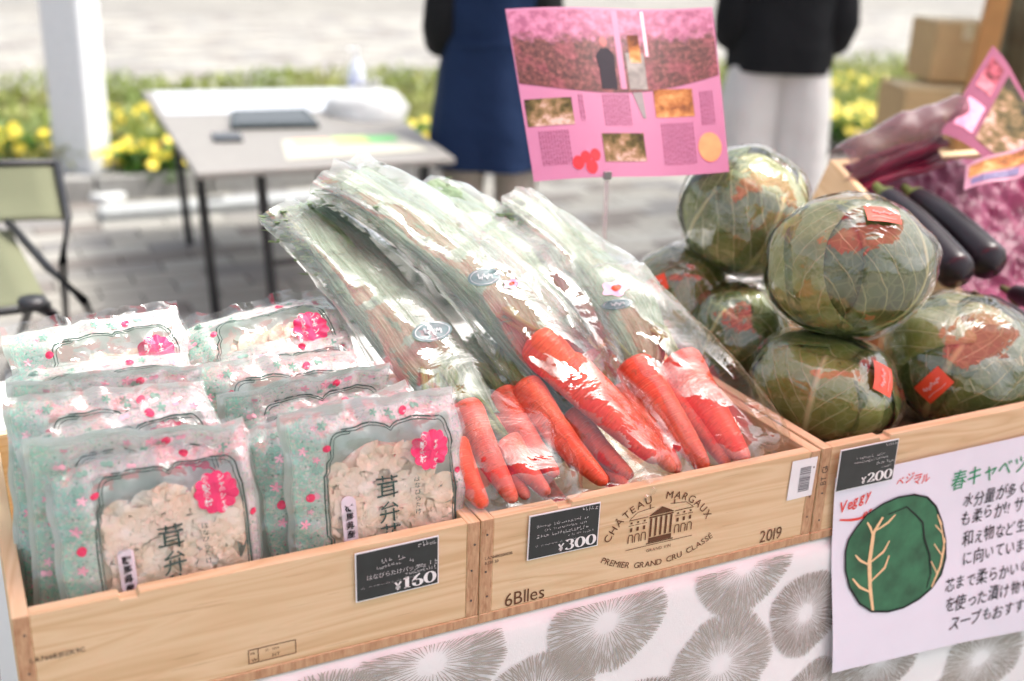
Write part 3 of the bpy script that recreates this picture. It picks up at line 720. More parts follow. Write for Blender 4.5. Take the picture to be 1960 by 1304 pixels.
def make_bag(seed):
    root = empty('mushroom_bag')
    def wr(u, v): return .0035*nz(u*7+seed, v*5, seed*1.7) + .0045*abs(nz(u*4+v*7, v*3-u*6, seed+3))*(.5+v) + .0022*abs(nz(u*13-v*9, v*11, seed)) + .0010*nz(u*30, v*24, seed)
    def thick(u, v):
        e = max(0, 1-abs(2*u-1)**5)*sst(1.0, .80, v)*sst(-.06, .10, v); return (.004 + .0115*e*(1-.25*v))
    def outl(u, v):   # ragged outline
        x = (u-.5)*BW*(1 + .03*nz(v*3, seed)) + .004*nz(v*7, seed+5)*(abs(2*u-1)**3)
        z = v*BHT + (.010*nz(u*3.5, seed+9) + .004*nz(u*12, seed))*v**5; return x, z
    fl_a, fl_b, fl_c = FLOP[seed]
    def flop(p, u, v):   # the empty upper part of the bag sags and folds over
        q = sst(.70, 1.05, v); cr_ = max(0, 1 - (u*fl_c[0] + (1-v)*fl_c[1])*2.6) if fl_c else 0
        return p + Vector((0, fl_a*q*q*(.6+.8*u) + fl_b*cr_*.03, -.35*abs(fl_a)*q*q - .016*cr_))
    def fr(u, v, off=0.): x, z = outl(u, v); return flop(Vector((x, -thick(u, v) - wr(u, v)*(1 + 1.8*v*v) - off, z)), u, v)
    def bk(u, v): x, z = outl(u, v); return flop(Vector((x, thick(u, v)*.8 + .003*nz(u*6, v*6, seed+20), z)), u, v)
    MB().grid(fr, 34, 42).build('bag_front', M_print, root, True)
    MB().grid(bk, 16, 20).build('bag_back', M_back, root, True)
    # crimped clear top edge
    def crimp(u, v): p = fr(u, .985); return p + Vector((.004*nz(u*6, seed)*v, -.006*math.sin(u*13+seed)*v + .006*nz(u*11, v*3, seed)*v, (.012 + .008*nz(u*5, seed+2))*v))
    MB().grid(crimp, 30, 3).build('crimped_edge', MT['film'], root, True)
    # mushrooms: ruffled fronds packed in the bag
    mb = MB(); rr = random.Random(seed)
    def blob(u, v):
        a = u*2*math.pi; q = math.sin(v*math.pi); rx, rz = BW*.36, BHT*.37
        k = 1 + .12*nz(math.cos(a)*2, math.sin(a)*2, seed+v*3)
        return Vector((math.cos(a)*q*rx*k + .004, -math.sin(a)*q*.006 - .0005, .10 + -math.cos(v*math.pi)*rz*k))
    mb.grid(blob, 22, 14)
    for k in range(250):
        x, z = rr.uniform(-.34, .38)*BW, rr.uniform(.03, .80)*BHT
        if ((x-.012)/(BW*.33))**4 + ((z-.095)/(BHT*.36))**4 > 1: continue
        c = Vector((x, -.0085 - rr.uniform(0,.003), z)); r = rr.uniform(.008, .019)
        nn = Vector((rr.uniform(-.55,.55), -1, rr.uniform(-.35,.75))).normalized(); e = nn.orthogonal().normalized(); g = nn.cross(e); ph = rr.uniform(0, 6); m = rr.choice((4,5,7)); cut = rr.uniform(3.6, 5.6)
        vs = [c + nn*-.002]; N = 15
        for ring in (.5, 1.):
            for i in range(N):
                b = ph + cut*i/(N-1); w = math.sin(m*b*1.6+ph)*.36*ring*ring
                vs.append(c + (e*math.cos(b) + g*math.sin(b))*r*ring + nn*r*(w + .25*ring*ring))
        fs = [(0, 1+i, 2+i) for i in range(N-1)] + [(1+i, 1+N+i, 2+N+i, 2+i) for i in range(N-1)]
        vs = [Vector((min(BW*.415, max(-BW*.285, p.x)), p.y, min(p.z, BHT*.82))) for p in vs]
        vs = [Vector((p.x, max(p.y, -.0135*(1-.2*p.z/BHT) + .0012*nz(p.x*300, p.z*300)), p.z)) for p in vs]
        mb.add(vs, fs)
    mb.build('mushroom', M_mush, root, True)
    # ornate frame line (two strokes), badge, berries, label tag, lettering
    def decal(name, V, F, mat, off, parent=root):
        mb = MB(); mb.add([fr(min(1, max(0, x)), min(1, max(0, z)), off) for x, z in V], F); return mb.build(name, mat, parent)
    A = BHT/BW
    def path(g):
        x0, x1, y1 = .205+g, .92-g, .885-g*.8; L = []; dv = .05
        L += [(x0, t*.1) for t in (0, 2, 3)]
        L += [(x0-.0, .34+dv), (x0-.018, .36+dv), (x0-.018, .37+dv)] + [(x0-.018, .37+dv+.03*i) for i in range(9)] + [(x0-.018, .64+dv), (x0, .66+dv), (x0, .70+dv), (x0+.02, .725+dv)]
        L += arc(x0+.075, y1-.06, .055, .06, 180, 90, 8) + [(x0+.12, y1), (x0+.13, y1+.01)]
        L += [(.3+.04*i, y1+.012) for i in range(6)] + [(.54, y1+.004), (.5625, y1-.012), (.585, y1+.004)] + [(.62+.04*i, y1+.012) for i in range(5)] + [(x1-.12, y1+.01)]
        L += arc(x1-.075, y1-.06, .055, .06, 90, 0, 8) + [(x1, .70+dv), (x1, .66+dv)] + [(x1, .62+dv-.05*i) for i in range(13)]
        return L
    for g, w in ((0., .007), (.016, .0045)):
        P = path(g); Q = []
        for a, b in zip(P, P[1:]):
            k = max(1, int(math.hypot(b[0]-a[0], b[1]-a[1])/.03)); Q += [(a[0]+(b[0]-a[0])*i/k, a[1]+(b[1]-a[1])*i/k) for i in range(k)]
        V, F = ribbon(Q, lambda t, a, b, w=w: w); decal('frame_line', V, F, M_line, .0006)
    bx, bz, br = .785, .735, .112; N = 11
    # scalloped badge as concentric rings
    V = [(bx, bz)]; F = []; n = 66
    for ring in (.5, 1.):
        for i in range(n):
            b = 2*math.pi*i/n; r = br*ring*(1 if ring < 1 else .90 + .13*abs(math.sin(b*N/2))); V.append((bx + r*math.cos(b), bz + r*math.sin(b)/A))
    F = [(0, 1+i, 1+(i+1) % n) for i in range(n)] + [(1+i, 1+n+i, 1+n+(i+1) % n, 1+(i+1) % n) for i in range(n)]
    bd = decal('badge', V, F, M_badge, .0011)
    for s, x, sz in (('シャキシャキ', .812, .038), ('食感食材', .735, .044)):
        V = []; F = []
        for i, ch in enumerate(s):
            vs, fs, a, b = glyph(ch, .02); o = len(V); V += [(x + (px-(a+b)/2)*sz, .815 - i*sz*.80/(1) + (py-.7)*sz/A) for px, py in vs]; F += [tuple(q+o for q in f) for f in fs]
        decal('lettering', V, F, MT['white_ink'], .0017, bd)
    for (x, z, r) in ((.66, .938, .024), (.115, .60, .024), (.205, .825, .022), (.955, .60, .018)):
        V = [(x, z)] + [(x + r*math.cos(i*.5236), z + r*math.sin(i*.5236)/A) for i in range(12)]
        decal('berry_print', V, [(0, 1+i, 1+(i+1) % 12) for i in range(12)], M_dot, .0012)
    for k in range(16):   # blossoms and leaves of the border, each a small flat print
        side_ = rr.random()
        x, z = (rr.uniform(.05,.17), rr.uniform(.05,.9)) if side_ < .55 else (rr.uniform(.1,.9), rr.uniform(.915,.95))
        r = rr.uniform(.016,.032); V = [(x, z)]; m = rr.choice((2, 5))
        for i in range(20): b = i*.31416; q = r*(.35 + .65*abs(math.cos(b*m/2))); V.append((x + q*math.cos(b), z + q*math.sin(b)/A))
        decal('blossom_print', V, [(0, 1+i, 1+(i+1) % 20) for i in range(20)], rr.choice((M_pet, M_pet2, M_leafp)), .0009)
    V = []; F = []
    for ch, x, z, sz in (('茸', .53, .585, .14), ('弁', .535, .465, .13), ('花', .535, .355, .13)):
        vs, fs, a, b = glyph(ch, .0); o = len(V); V += [(x + (px-(a+b)/2)*sz, z + (py-.35)*sz/A) for px, py in vs]; F += [tuple(q+o for q in f) for f in fs]
    for i, ch in enumerate('はなびらたけ'):
        vs, fs, a, b = glyph(ch, .0); o = len(V); V += [(.70 + (px-(a+b)/2)*.036, .60 - i*.032 + (py-.35)*.034/A) for px, py in vs]; F += [tuple(q+o for q in f) for f in fs]
    decal('product_lettering', V, F, M_line, .0012)
    V = [(.272, .36), (.348, .36)] + [(.348, .55)] + [(.31 + .038*math.cos(R(a)), .55 + .03*math.sin(R(a))) for a in range(15, 180, 15)] + [(.272, .55)]
    tg = decal('label_tag', V, [tuple(range(len(V)))], M_tag, .0012)
    V = []; F = []
    for i, ch in enumerate('群馬県産'):
        vs, fs, a, b = glyph(ch, .02); o = len(V); V += [(.31 + (px-(a+b)/2)*.045, .525 - i*.042 + (py-.35)*.045/A) for px, py in vs]; F += [tuple(q+o for q in f) for f in fs]
    decal('lettering', V, F, MT['black_ink'], .0017, tg)
    return root
M_pet = ink('petal_pink', (.84,.52,.58)); M_pet2 = ink('petal_rose', (.82,.42,.50)); M_leafp = ink('leaf_print', (.25,.45,.36))
protos = [make_bag(s) for s in (2, 11, 23, 31)]
bags = [  # px, py of the top middle, depth of the top, lean, yaw, roll, label
 (285, 842, .068, 9, 2, -1, 'front left mushroom bag, its window of cream mushrooms fully in view'),
 (248, 806, .105, 11, -4, 2, 'left mushroom bag standing directly behind the front left one'),
 (222, 768, .145, 14, 4, -3, 'third mushroom bag from the front in the left row'),
 (205, 738, .185, 17, -3, 2, 'fourth mushroom bag from the front in the left row'),
 (200, 703, .235, 20, 3, 3, 'fifth mushroom bag from the front in the left row'),
 (188, 662, .29, 25, -4, 1, 'sixth mushroom bag from the front in the left row'),
 (178, 603, .36, 32, 3, -3, 'rearmost mushroom bag of the left row with its pink badge showing'),
 (712, 762, .068, 9, 0, 0, 'front right mushroom bag beside the carrots, window fully in view'),
 (635, 768, .105, 12, 4, -3, 'right mushroom bag half hidden behind the front right one'),
 (610, 738, .15, 15, -4, 2, 'third mushroom bag from the front in the right row'),
 (575, 712, .19, 18, 3, -2, 'fourth mushroom bag from the front in the right row'),
 (530, 676, .24, 22, -3, 1, 'fifth mushroom bag from the front in the right row'),
 (525, 640, .295, 27, 5, -1, 'sixth mushroom bag from the front in the right row'),
 (480, 563, .365, 35, -2, -6, 'rearmost mushroom bag of the right row beside the carrot leaves'),
]
for k, (px, py, y, lean, yw, rl, lab) in enumerate(bags):
    pr = protos[(0,1,2,3,1,2,3,3,0,2,1,3,0,2)[k]]; o = copy_tree(pr) if pr.get('label') else pr
    top = at_y(px, py, y); ro_ = Matrix.Rotation(R(yw), 3, 'Z') @ Matrix.Rotation(R(-lean), 3, 'X') @ Matrix.Rotation(R(rl), 3, 'Y')
    o.location = top - ro_ @ Vector((0, 0, BHT)); o.rotation_euler = ro_.to_euler(); tag(o, lab, 'mushroom bag', 'bags of mushrooms in the left crate')

# ------------------------------------------------------------------ carrots in long bags
def carrot_mat():
    n = Nt('carrot_skin'); co = n.coord('Object'); f = n.noise(n.coord('Object', (1,1,1)), 26., 4); g = n.noise(co, 6., 2)
    c = n.ramp(f, [(.3, (.60,.055,.016)), (.55, (.78,.095,.028)), (.75, (.82,.17,.05))]); c = n.mix(n.m('MULTIPLY', g, .4), c, (.80,.09,.06)); c = n.mix(n.m('MULTIPLY', n.m('GREATER_THAN', n.noise(co, 90., 3), .64), .55), c, (.42,.10,.04)); c = n.mix(n.m('MULTIPLY', n.ramp(n.noise(co, 11., 4), [(.5,(0,)*3),(.68,(1,)*3)]), .4), c, (.86,.26,.12))
    tc = n.n('ShaderNodeTexCoord'); m_ = n.n('ShaderNodeMapping'); m_.inputs['Scale'].default_value = (5, 95, 1); n.t.links.new(tc.outputs['UV'], m_.inputs[0])
    rg = n.noise(m_.outputs[0], 1., 2, .5); c = n.mix(n.m('MULTIPLY', n.ramp(rg, [(.56,(0,)*3),(.66,(1,)*3)]), .5), c, (.45,.07,.03)); c = n.mix(n.m('MULTIPLY', n.ramp(rg, [(.32,(1,)*3),(.42,(0,)*3)]), .45), c, (.88,.30,.14))
    return n.done(n.bsdf(c, .38, n.bump(n.m('ADD', n.noise(co, 120, 4), n.m('MULTIPLY', rg, -1.2)), .4, .002), .5, Subsurface_Weight=.2, Subsurface_Radius=(.01,.003,.001), Subsurface_Scale=.5))
M_car = carrot_mat(); M_stalk = leaf_mat('carrot_stalk', (.16,.24,.06), (.28,.36,.12), (.40,.46,.20)); M_frond = leaf_mat('carrot_frond', (.08,.14,.04), (.13,.21,.07), (.22,.30,.12))
M_fl = plain('flower_sticker_pink', (.80,.50,.66), .4, .05); M_or = plain('orange_sticker', (.85,.09,.03), .35, .05); M_oval = plain('teal_oval_sticker', (.20,.33,.33), .3, .08); M_spk = ink('sticker_print', (.55,.66,.66))
def bundle_mat():
    n = Nt('leaf_bundle_green'); tc = n.n('ShaderNodeTexCoord')
    def mp(sx, sy):
        m_ = n.n('ShaderNodeMapping'); m_.inputs['Scale'].default_value = (sx, sy, 1); n.t.links.new(tc.outputs['UV'], m_.inputs[0]); return m_.outputs[0]
    a = n.noise(mp(46, 3), 1., 3, .6, .6); b = n.noise(mp(14, 9), 1., 5, .65, .8); c_ = n.noise(mp(60, 40), 1., 3)
    c = n.ramp(a, [(.32, (.06,.11,.045)), (.45, (.16,.25,.13)), (.58, (.30,.42,.28)), (.72, (.48,.60,.48))])
    c = n.mix(n.m('MULTIPLY', n.ramp(b, [(.45, (0,)*3), (.6, (1,)*3)]), .6), c, n.ramp(c_, [(.35, (.07,.14,.06)), (.6, (.22,.33,.19))]))
    return n.done(n.mixs(.15, n.bsdf(c, .5, n.bump(n.m('ADD', a, c_), .7, .006), .35), n.sh('ShaderNodeBsdfTranslucent', c)))
M_bun = bundle_mat()
def carrot(parent, tip, crown, r, seed):
    tip, crown = Vector(tip), Vector(crown); ax = crown - tip; L = ax.length; t = ax/L; e = t.orthogonal().normalized(); g = t.cross(e); n = 64; sg = 18
    bend = e*rnd(-.006,.006) + g*rnd(-.006,.006); mb = MB()
    def fn(u, v):
        a = u*2*math.pi
        if v < .04: rr_ = r*(.06 + .30*math.sqrt(max(0, v/.04)))
        else:
            q = (v-.04)/.96; rr_ = r*(.36 + .64*min(1, q*1.18)**.75)
            if q > .93: rr_ *= math.sqrt(max(0.02, 1-((q-.93)/.07)**2*.82))
        rr_ *= 1 + .03*nz(math.cos(a)*2+seed, math.sin(a)*2, v*9) - .045*max(0, nz(v*70+seed, math.floor(u*5)*3., seed)-.12)
        return tip + ax*v + bend*math.sin(v*math.pi) + (e*math.cos(a)+g*math.sin(a))*rr_
    mb.grid(fn, sg, n, closed=True); mb.add([fn(i/sg, 1.) for i in range(sg)], [tuple(range(sg))])
    return mb.build('carrot', M_car, parent, True)
def carrot_bag(label, carrots, path, width, sticker, seed, filmat='carrot_film', greens=True, thick=.03):
    """carrots: (tip, crown, radius); path: centre line of the bag from bottom end to mouth; width list"""
    root = empty('carrot_bag', path[0], label, 'carrot bag', 'bagged carrots with leaves in the middle crate'); inv = Matrix.Translation(-Vector(path[0]))
    P = [Vector(p) for p in path]
    def cen(s):
        q = s*(len(P)-1); i = min(int(q), len(P)-2); f = q-i
        p0, p1, p2, p3 = P[max(i-1,0)], P[i], P[i+1], P[min(i+2, len(P)-1)]
        return .5*((2*p1) + (p2-p0)*f + (2*p0-5*p1+4*p2-p3)*f*f + (3*p1-p0-3*p2+p3)*f**3)
    def wid(s):
        q = s*(len(width)-1); i = min(int(q), len(width)-2); f = q-i; f = f*f*(3-2*f); return width[i]*(1-f) + width[i+1]*f
    def frame(s):
        t = (cen(min(1, s+.02)) - cen(max(0, s-.02))).normalized(); side_ = t.cross(Vector((0,0,1))).normalized(); return t, side_, side_.cross(t)
    for k, (a, b, r) in enumerate(carrots):
        r *= .90; o = carrot(root, a, b, r, seed+k*3.1); o.matrix_parent_inverse = inv
        if greens:
            sm_ = MB(); fm = MB(); d0 = (Vector(b)-Vector(a)).normalized()
            for q in range(13):
                pts = []; s0 = .40; jx, jy = rnd(-1,1), rnd(-1,1)
                for i in range(8):
                    s = s0 + (rnd(.9,.98)-s0)*i/7; t, sd2, up2 = frame(s); w = wid(s)*.30*(i/7)
                    p = cen(s) + sd2*jx*w + up2*jy*.010*(i/7)
                    if i == 0: p = Vector(b) - d0*.004 + Vector((rnd(-1,1), rnd(-1,1), rnd(-1,1)))*r*.3
                    elif i == 1: p = Vector(b) + d0*.05 + sd2*jx*.012 + up2*jy*.008
                    pts.append(p)
                    if i > 2:
                        for z in range(16):
                            c = p + (sd2*rnd(-1,1)*min(.03, wid(s)*.2) + up2*rnd(-1,.3)*.012); leaf(fm, c, rnd(.010,.026), rnd(.002,.006), .1)
                sm_.tube(pts, [.0038 - .0022*i/7 for i in range(8)], 6)
            so = sm_.build('leaf_stalk', M_stalk, root, True); so.matrix_parent_inverse = inv
            fo = fm.build('leaf_frond', M_frond, root); fo.matrix_parent_inverse = inv; fo['kind'] = 'stuff'
    if greens:
        crown = sum((Vector(b) for a, b, r in carrots), Vector())/len(carrots)
        def bun(u, v):
            s = .42 + .53*v; t, sd2, up2 = frame(s); a = u*2*math.pi; q = sst(-.05, .35, v)
            c = cen(s)*q + (crown*(1-v*1.2) + cen(s)*v*1.2)*(1-q); w = wid(s)*(.16 + .25*q)*(1 - .25*sst(.8, 1, v)); h = .010 + .013*q
            cg = 1 + .22*nz(u*26, v*3.5+seed, seed) + .18*nz(u*9+seed, v*7)
            return c + sd2*math.cos(a)*w*(1+.3*nz(v*5, u*8, seed)*v) + up2*(math.sin(a)*h*cg - .003)
        o = MB().grid(bun, 64, 40, closed=True).build('leaf_bundle', M_bun, root, True); o.matrix_parent_inverse = inv
    def surf(u, v, off=0.):
        a = u*2*math.pi; s = v; t, sd2, up2 = frame(s); w = wid(s)/2
        th = thick*(.30 + .70*math.sin(math.pi*min(1, .06 + s*.95))**.6) if s < .7 else thick*(.75 - 1.2*(s-.7))
        th *= (.25 + .75*sst(0, .08, s))
        ca, sa = math.cos(a), math.sin(a)
        ca = math.copysign(abs(ca)**.75, ca)
        cr = .010*nz(ca*2.2+seed, s*5, sa*1.5) + .010*abs(nz(ca*3.5-s*4, s*7+seed, sa*2)) + .004*nz(ca*9, s*16, seed+sa)
        p = cen(s) + sd2*ca*(w + cr*.8) + up2*(sa*(th*(1.32 if sa > 0 else 1.) + cr*1.1) - .002)
        p += up2*(.012*sst(.8,1,s)*nz(ca*3, seed)); p += t*(.015*nz(ca*2.5+seed, 8.)*sst(.85,1,s) + .008*nz(ca*3, seed, 2.)*sst(.12,0,s))
        return p + up2*off*math.copysign(1, sa)
    o = MB().grid(lambda u, v: surf(u, v), 48, 80, closed=True).build('bag_film', MT[filmat], root, True); o.matrix_parent_inverse = inv
    o = MB().grid(lambda u, v: cen(.004) + (surf(u, .0) - cen(.004))*(1-v) + (cen(0)-cen(.03))*.3*v, 24, 1).build('bag_end', MT[filmat], root, True); o.matrix_parent_inverse = inv
    def px_of(p): d = p - CAM; z = d.dot(WV); return 980 + FPX*d.dot(RV)/z, 652 - FPX*d.dot(UV_)/z
    coarse = [(u, v, *px_of(surf(u, v))) for u in [k/60 for k in range(1, 30)] for v in [k/70 for k in range(2, 69)]] if sticker else []
    def find(px, py):
        u, v = min(coarse, key=lambda q: (q[2]-px)**2 + (q[3]-py)**2)[:2]; st_ = 1/70
        for it in range(7):
            c = [(u+a*st_, v+b*st_) for a in (-1,0,1) for b in (-1,0,1)]
            def cost(q): x, y = px_of(surf(q[0], min(1, max(0, q[1])))); return (x-px)**2 + (y-py)**2
            n_ = min(c, key=cost)
            if n_ == (u, v): st_ *= .5
            u, v = n_
        return u, v
    def patch(name, pts, faces, mat, off, parent):
        mb = MB(); mb.add([surf(*find(x, y), off) for x, y in pts], faces); o = mb.build(name, mat, parent, True)
        o.matrix_parent_inverse = inv if parent is root else Matrix(); return o
    for (kind, px, py, a, b) in (sticker or []):
        N = 26; fan = [(0, 1+i, 1+(i+1) % N) for i in range(N)] + [(1+i, 1+N+i, 1+N+(i+1) % N, 1+(i+1) % N) for i in range(N)]
        def ell(a, b, lob=0): return [(px, py)] + [(px + a*q*(1+lob*math.cos(5*i*6.2832/N))*math.cos(i*6.2832/N), py + b*q*(1+lob*math.cos(5*i*6.2832/N))*math.sin(i*6.2832/N) - .12*a*math.cos(i*6.2832/N)*q) for q in (.5, 1.) for i in range(N)]
        if kind == 'oval':
            so = patch('oval_sticker', ell(a, b), fan, M_oval, .0016, root)
            V, F = ribbon(arc(0, 0, .86, .84, 0, 360, 28)[:-1], lambda *q: .06, True); patch('sticker_rim', [(px + x*a, py - y*b - .12*a*x) for x, y in V], F, M_spk, .0026, so)
            V, F = ribbon([(-.45 + .9*t/26, .25*math.sin(t*1.35) + .18*math.sin(t*.6+1)) for t in range(27)], lambda *q: .07); patch('sticker_scribble', [(px + x*a, py - y*b - .12*a*x) for x, y in V], F, M_spk, .0026, so)
        else:
            so = patch('flower_sticker', ell(a, b, .18), fan, M_fl, .0016, root); patch('flower_eye', ell(a*.38, b*.38), fan, M_or, .0026, so)
    return root
Y = at_y
# left bag
carrot_bag('leftmost carrot bag, short carrots by the mushroom bags, teal oval sticker on its leaves',
  [(Y(928,972,.02), Y(862,850,.10), .0245), (Y(985,962,.03), Y(888,775,.17), .025), (Y(1066,912,.06), Y(960,752,.20), .0255), (Y(1050,948,.04), Y(968,842,.12), .021), (Y(1010,955,.05), Y(930,800,.18), .021)],
  [Y(1000,975,.012), Y(955,880,.09), Y(885,780,.19), Y(800,650,.28), Y(690,520,.37), Y(565,395,.46)], [.15,.20,.19,.165,.16,.15], [('oval', 826, 636, 38, 19)], 3.3, thick=.034)
# middle bag
carrot_bag('middle carrot bag with two large carrots lying on top, longest leaves reaching up left',
  [(Y(1160,928,.03), Y(1000,735,.19), .0275), (Y(1262,885,.05), Y(1018,645,.205), .0325), (Y(1292,903,.04), Y(1075,690,.205), .027), (Y(1210,915,.06), Y(1090,790,.17), .023)],
  [Y(1290,925,.016), Y(1190,835,.10), Y(1060,700,.20), Y(950,565,.29), Y(810,435,.38), Y(650,330,.47)], [.11,.16,.155,.14,.15,.17], [('oval', 926, 532, 32, 17), ('flower', 978, 545, 15, 9)], 9.1, thick=.036)
# right bag
carrot_bag('right carrot bag next to the cabbage crate with two big carrots and pale leaves',
  [(Y(1352,900,.035), Y(1205,695,.20), .033), (Y(1428,886,.028), Y(1295,685,.195), .0355), (Y(1395,893,.045), Y(1255,720,.20), .026), (Y(1300,905,.05), Y(1180,745,.19), .024)],
  [Y(1470,900,.016), Y(1390,820,.09), Y(1280,700,.20), Y(1190,590,.29), Y(1110,500,.38), Y(975,385,.48)], [.13,.185,.18,.17,.15,.12], [('flower', 1178, 553, 26, 15), ('oval', 1180, 584, 30, 10)], 15.7, thick=.038)
# lower bag mostly hidden
carrot_bag('carrot bag lying underneath the others, only slivers showing between them',
  [(Y(1205,925,.035)-Vector((0,0,.012)), Y(1100,830,.19)-Vector((0,0,.03)), .022), (Y(1090,945,.05)-Vector((0,0,.02)), Y(1020,850,.2)-Vector((0,0,.03)), .02)],
  [Y(1180,955,.02)-Vector((0,0,.015)), Y(1120,890,.1)-Vector((0,0,.03)), Y(1050,790,.2)-Vector((0,0,.03)), Y(960,690,.3)-Vector((0,0,.04)), Y(880,600,.36)-Vector((0,0,.05))], [.2,.24,.22,.2,.18], None, 21., greens=True, thick=.03)
carrot_bag('rear carrot bag whose pale leaf bundle shows behind the middle bag',
  [(Y(1210,800,.16)-Vector((0,0,.03)), Y(1130,640,.28)-Vector((0,0,.03)), .024)],
  [Y(1240,830,.12)-Vector((0,0,.03)), Y(1180,720,.2)-Vector((0,0,.03)), Y(1080,590,.3), Y(990,500,.38), Y(880,410,.46), Y(800,360,.52)], [.14,.16,.15,.15,.15,.14], None, 31., thick=.03)

# ------------------------------------------------------------------ wrapped cabbages
def cabbage_mat(name, base, dark, vein):
    n = Nt(name); tc = n.n('ShaderNodeTexCoord'); sp = n.n('ShaderNodeSeparateXYZ'); n.t.links.new(tc.outputs['UV'], sp.inputs[0]); u, v = sp.outputs[0], sp.outputs[1]
    co = n.coord('Object'); nn = n.noise(co, 9., 4); wob = n.m('MULTIPLY', n.m('SUBTRACT', n.noise(co, 14., 2), .5), .10)
    au = n.m('ABSOLUTE', n.m('ADD', n.m('SUBTRACT', u, .5), n.m('MULTIPLY', wob, .35)))
    rib = n.ramp(n.m('SUBTRACT', au, n.m('MULTIPLY', n.m('SUBTRACT', 1., v), .016)), [(.003, (1,)*3), (.022, (0,)*3)])
    ph = n.m('FRACT', n.m('ADD', n.m('MULTIPLY', n.m('SUBTRACT', v, n.m('MULTIPLY', au, 1.5)), 5.), n.m('MULTIPLY', wob, 4.)))
    sv = n.ramp(n.m('ABSOLUTE', n.m('SUBTRACT', ph, .5)), [(.0, (1,)*3), (.06, (0,)*3)])
    fine = n.ramp(n.vor(co, 55, 'DISTANCE_TO_EDGE')[0], [(.0, (1,)*3), (.10, (0,)*3)])
    c = n.ramp(nn, [(.3, dark), (.55, base), (.75, tuple(min(1, k*1.35) for k in base))])
    c = n.mix(n.m('MULTIPLY', fine, .22), c, vein); c = n.mix(n.m('MULTIPLY', sv, .75), c, vein); c = n.mix(rib, c, vein)
    h = n.m('ADD', n.m('MULTIPLY', rib, .8), n.m('ADD', n.m('MULTIPLY', sv, .5), n.m('MULTIPLY', n.noise(co, 22., 4), .6)))
    return n.done(n.bsdf(c, .45, n.bump(h, .5, .006), .4))
CBM = [cabbage_mat('cabbage_leaf_dark', (.085,.13,.024), (.032,.06,.011), (.42,.44,.18)), cabbage_mat('cabbage_leaf_mid', (.13,.175,.034), (.06,.09,.017), (.48,.49,.22)), cabbage_mat('cabbage_leaf_pale', (.22,.26,.06), (.115,.15,.03), (.54,.54,.27))]
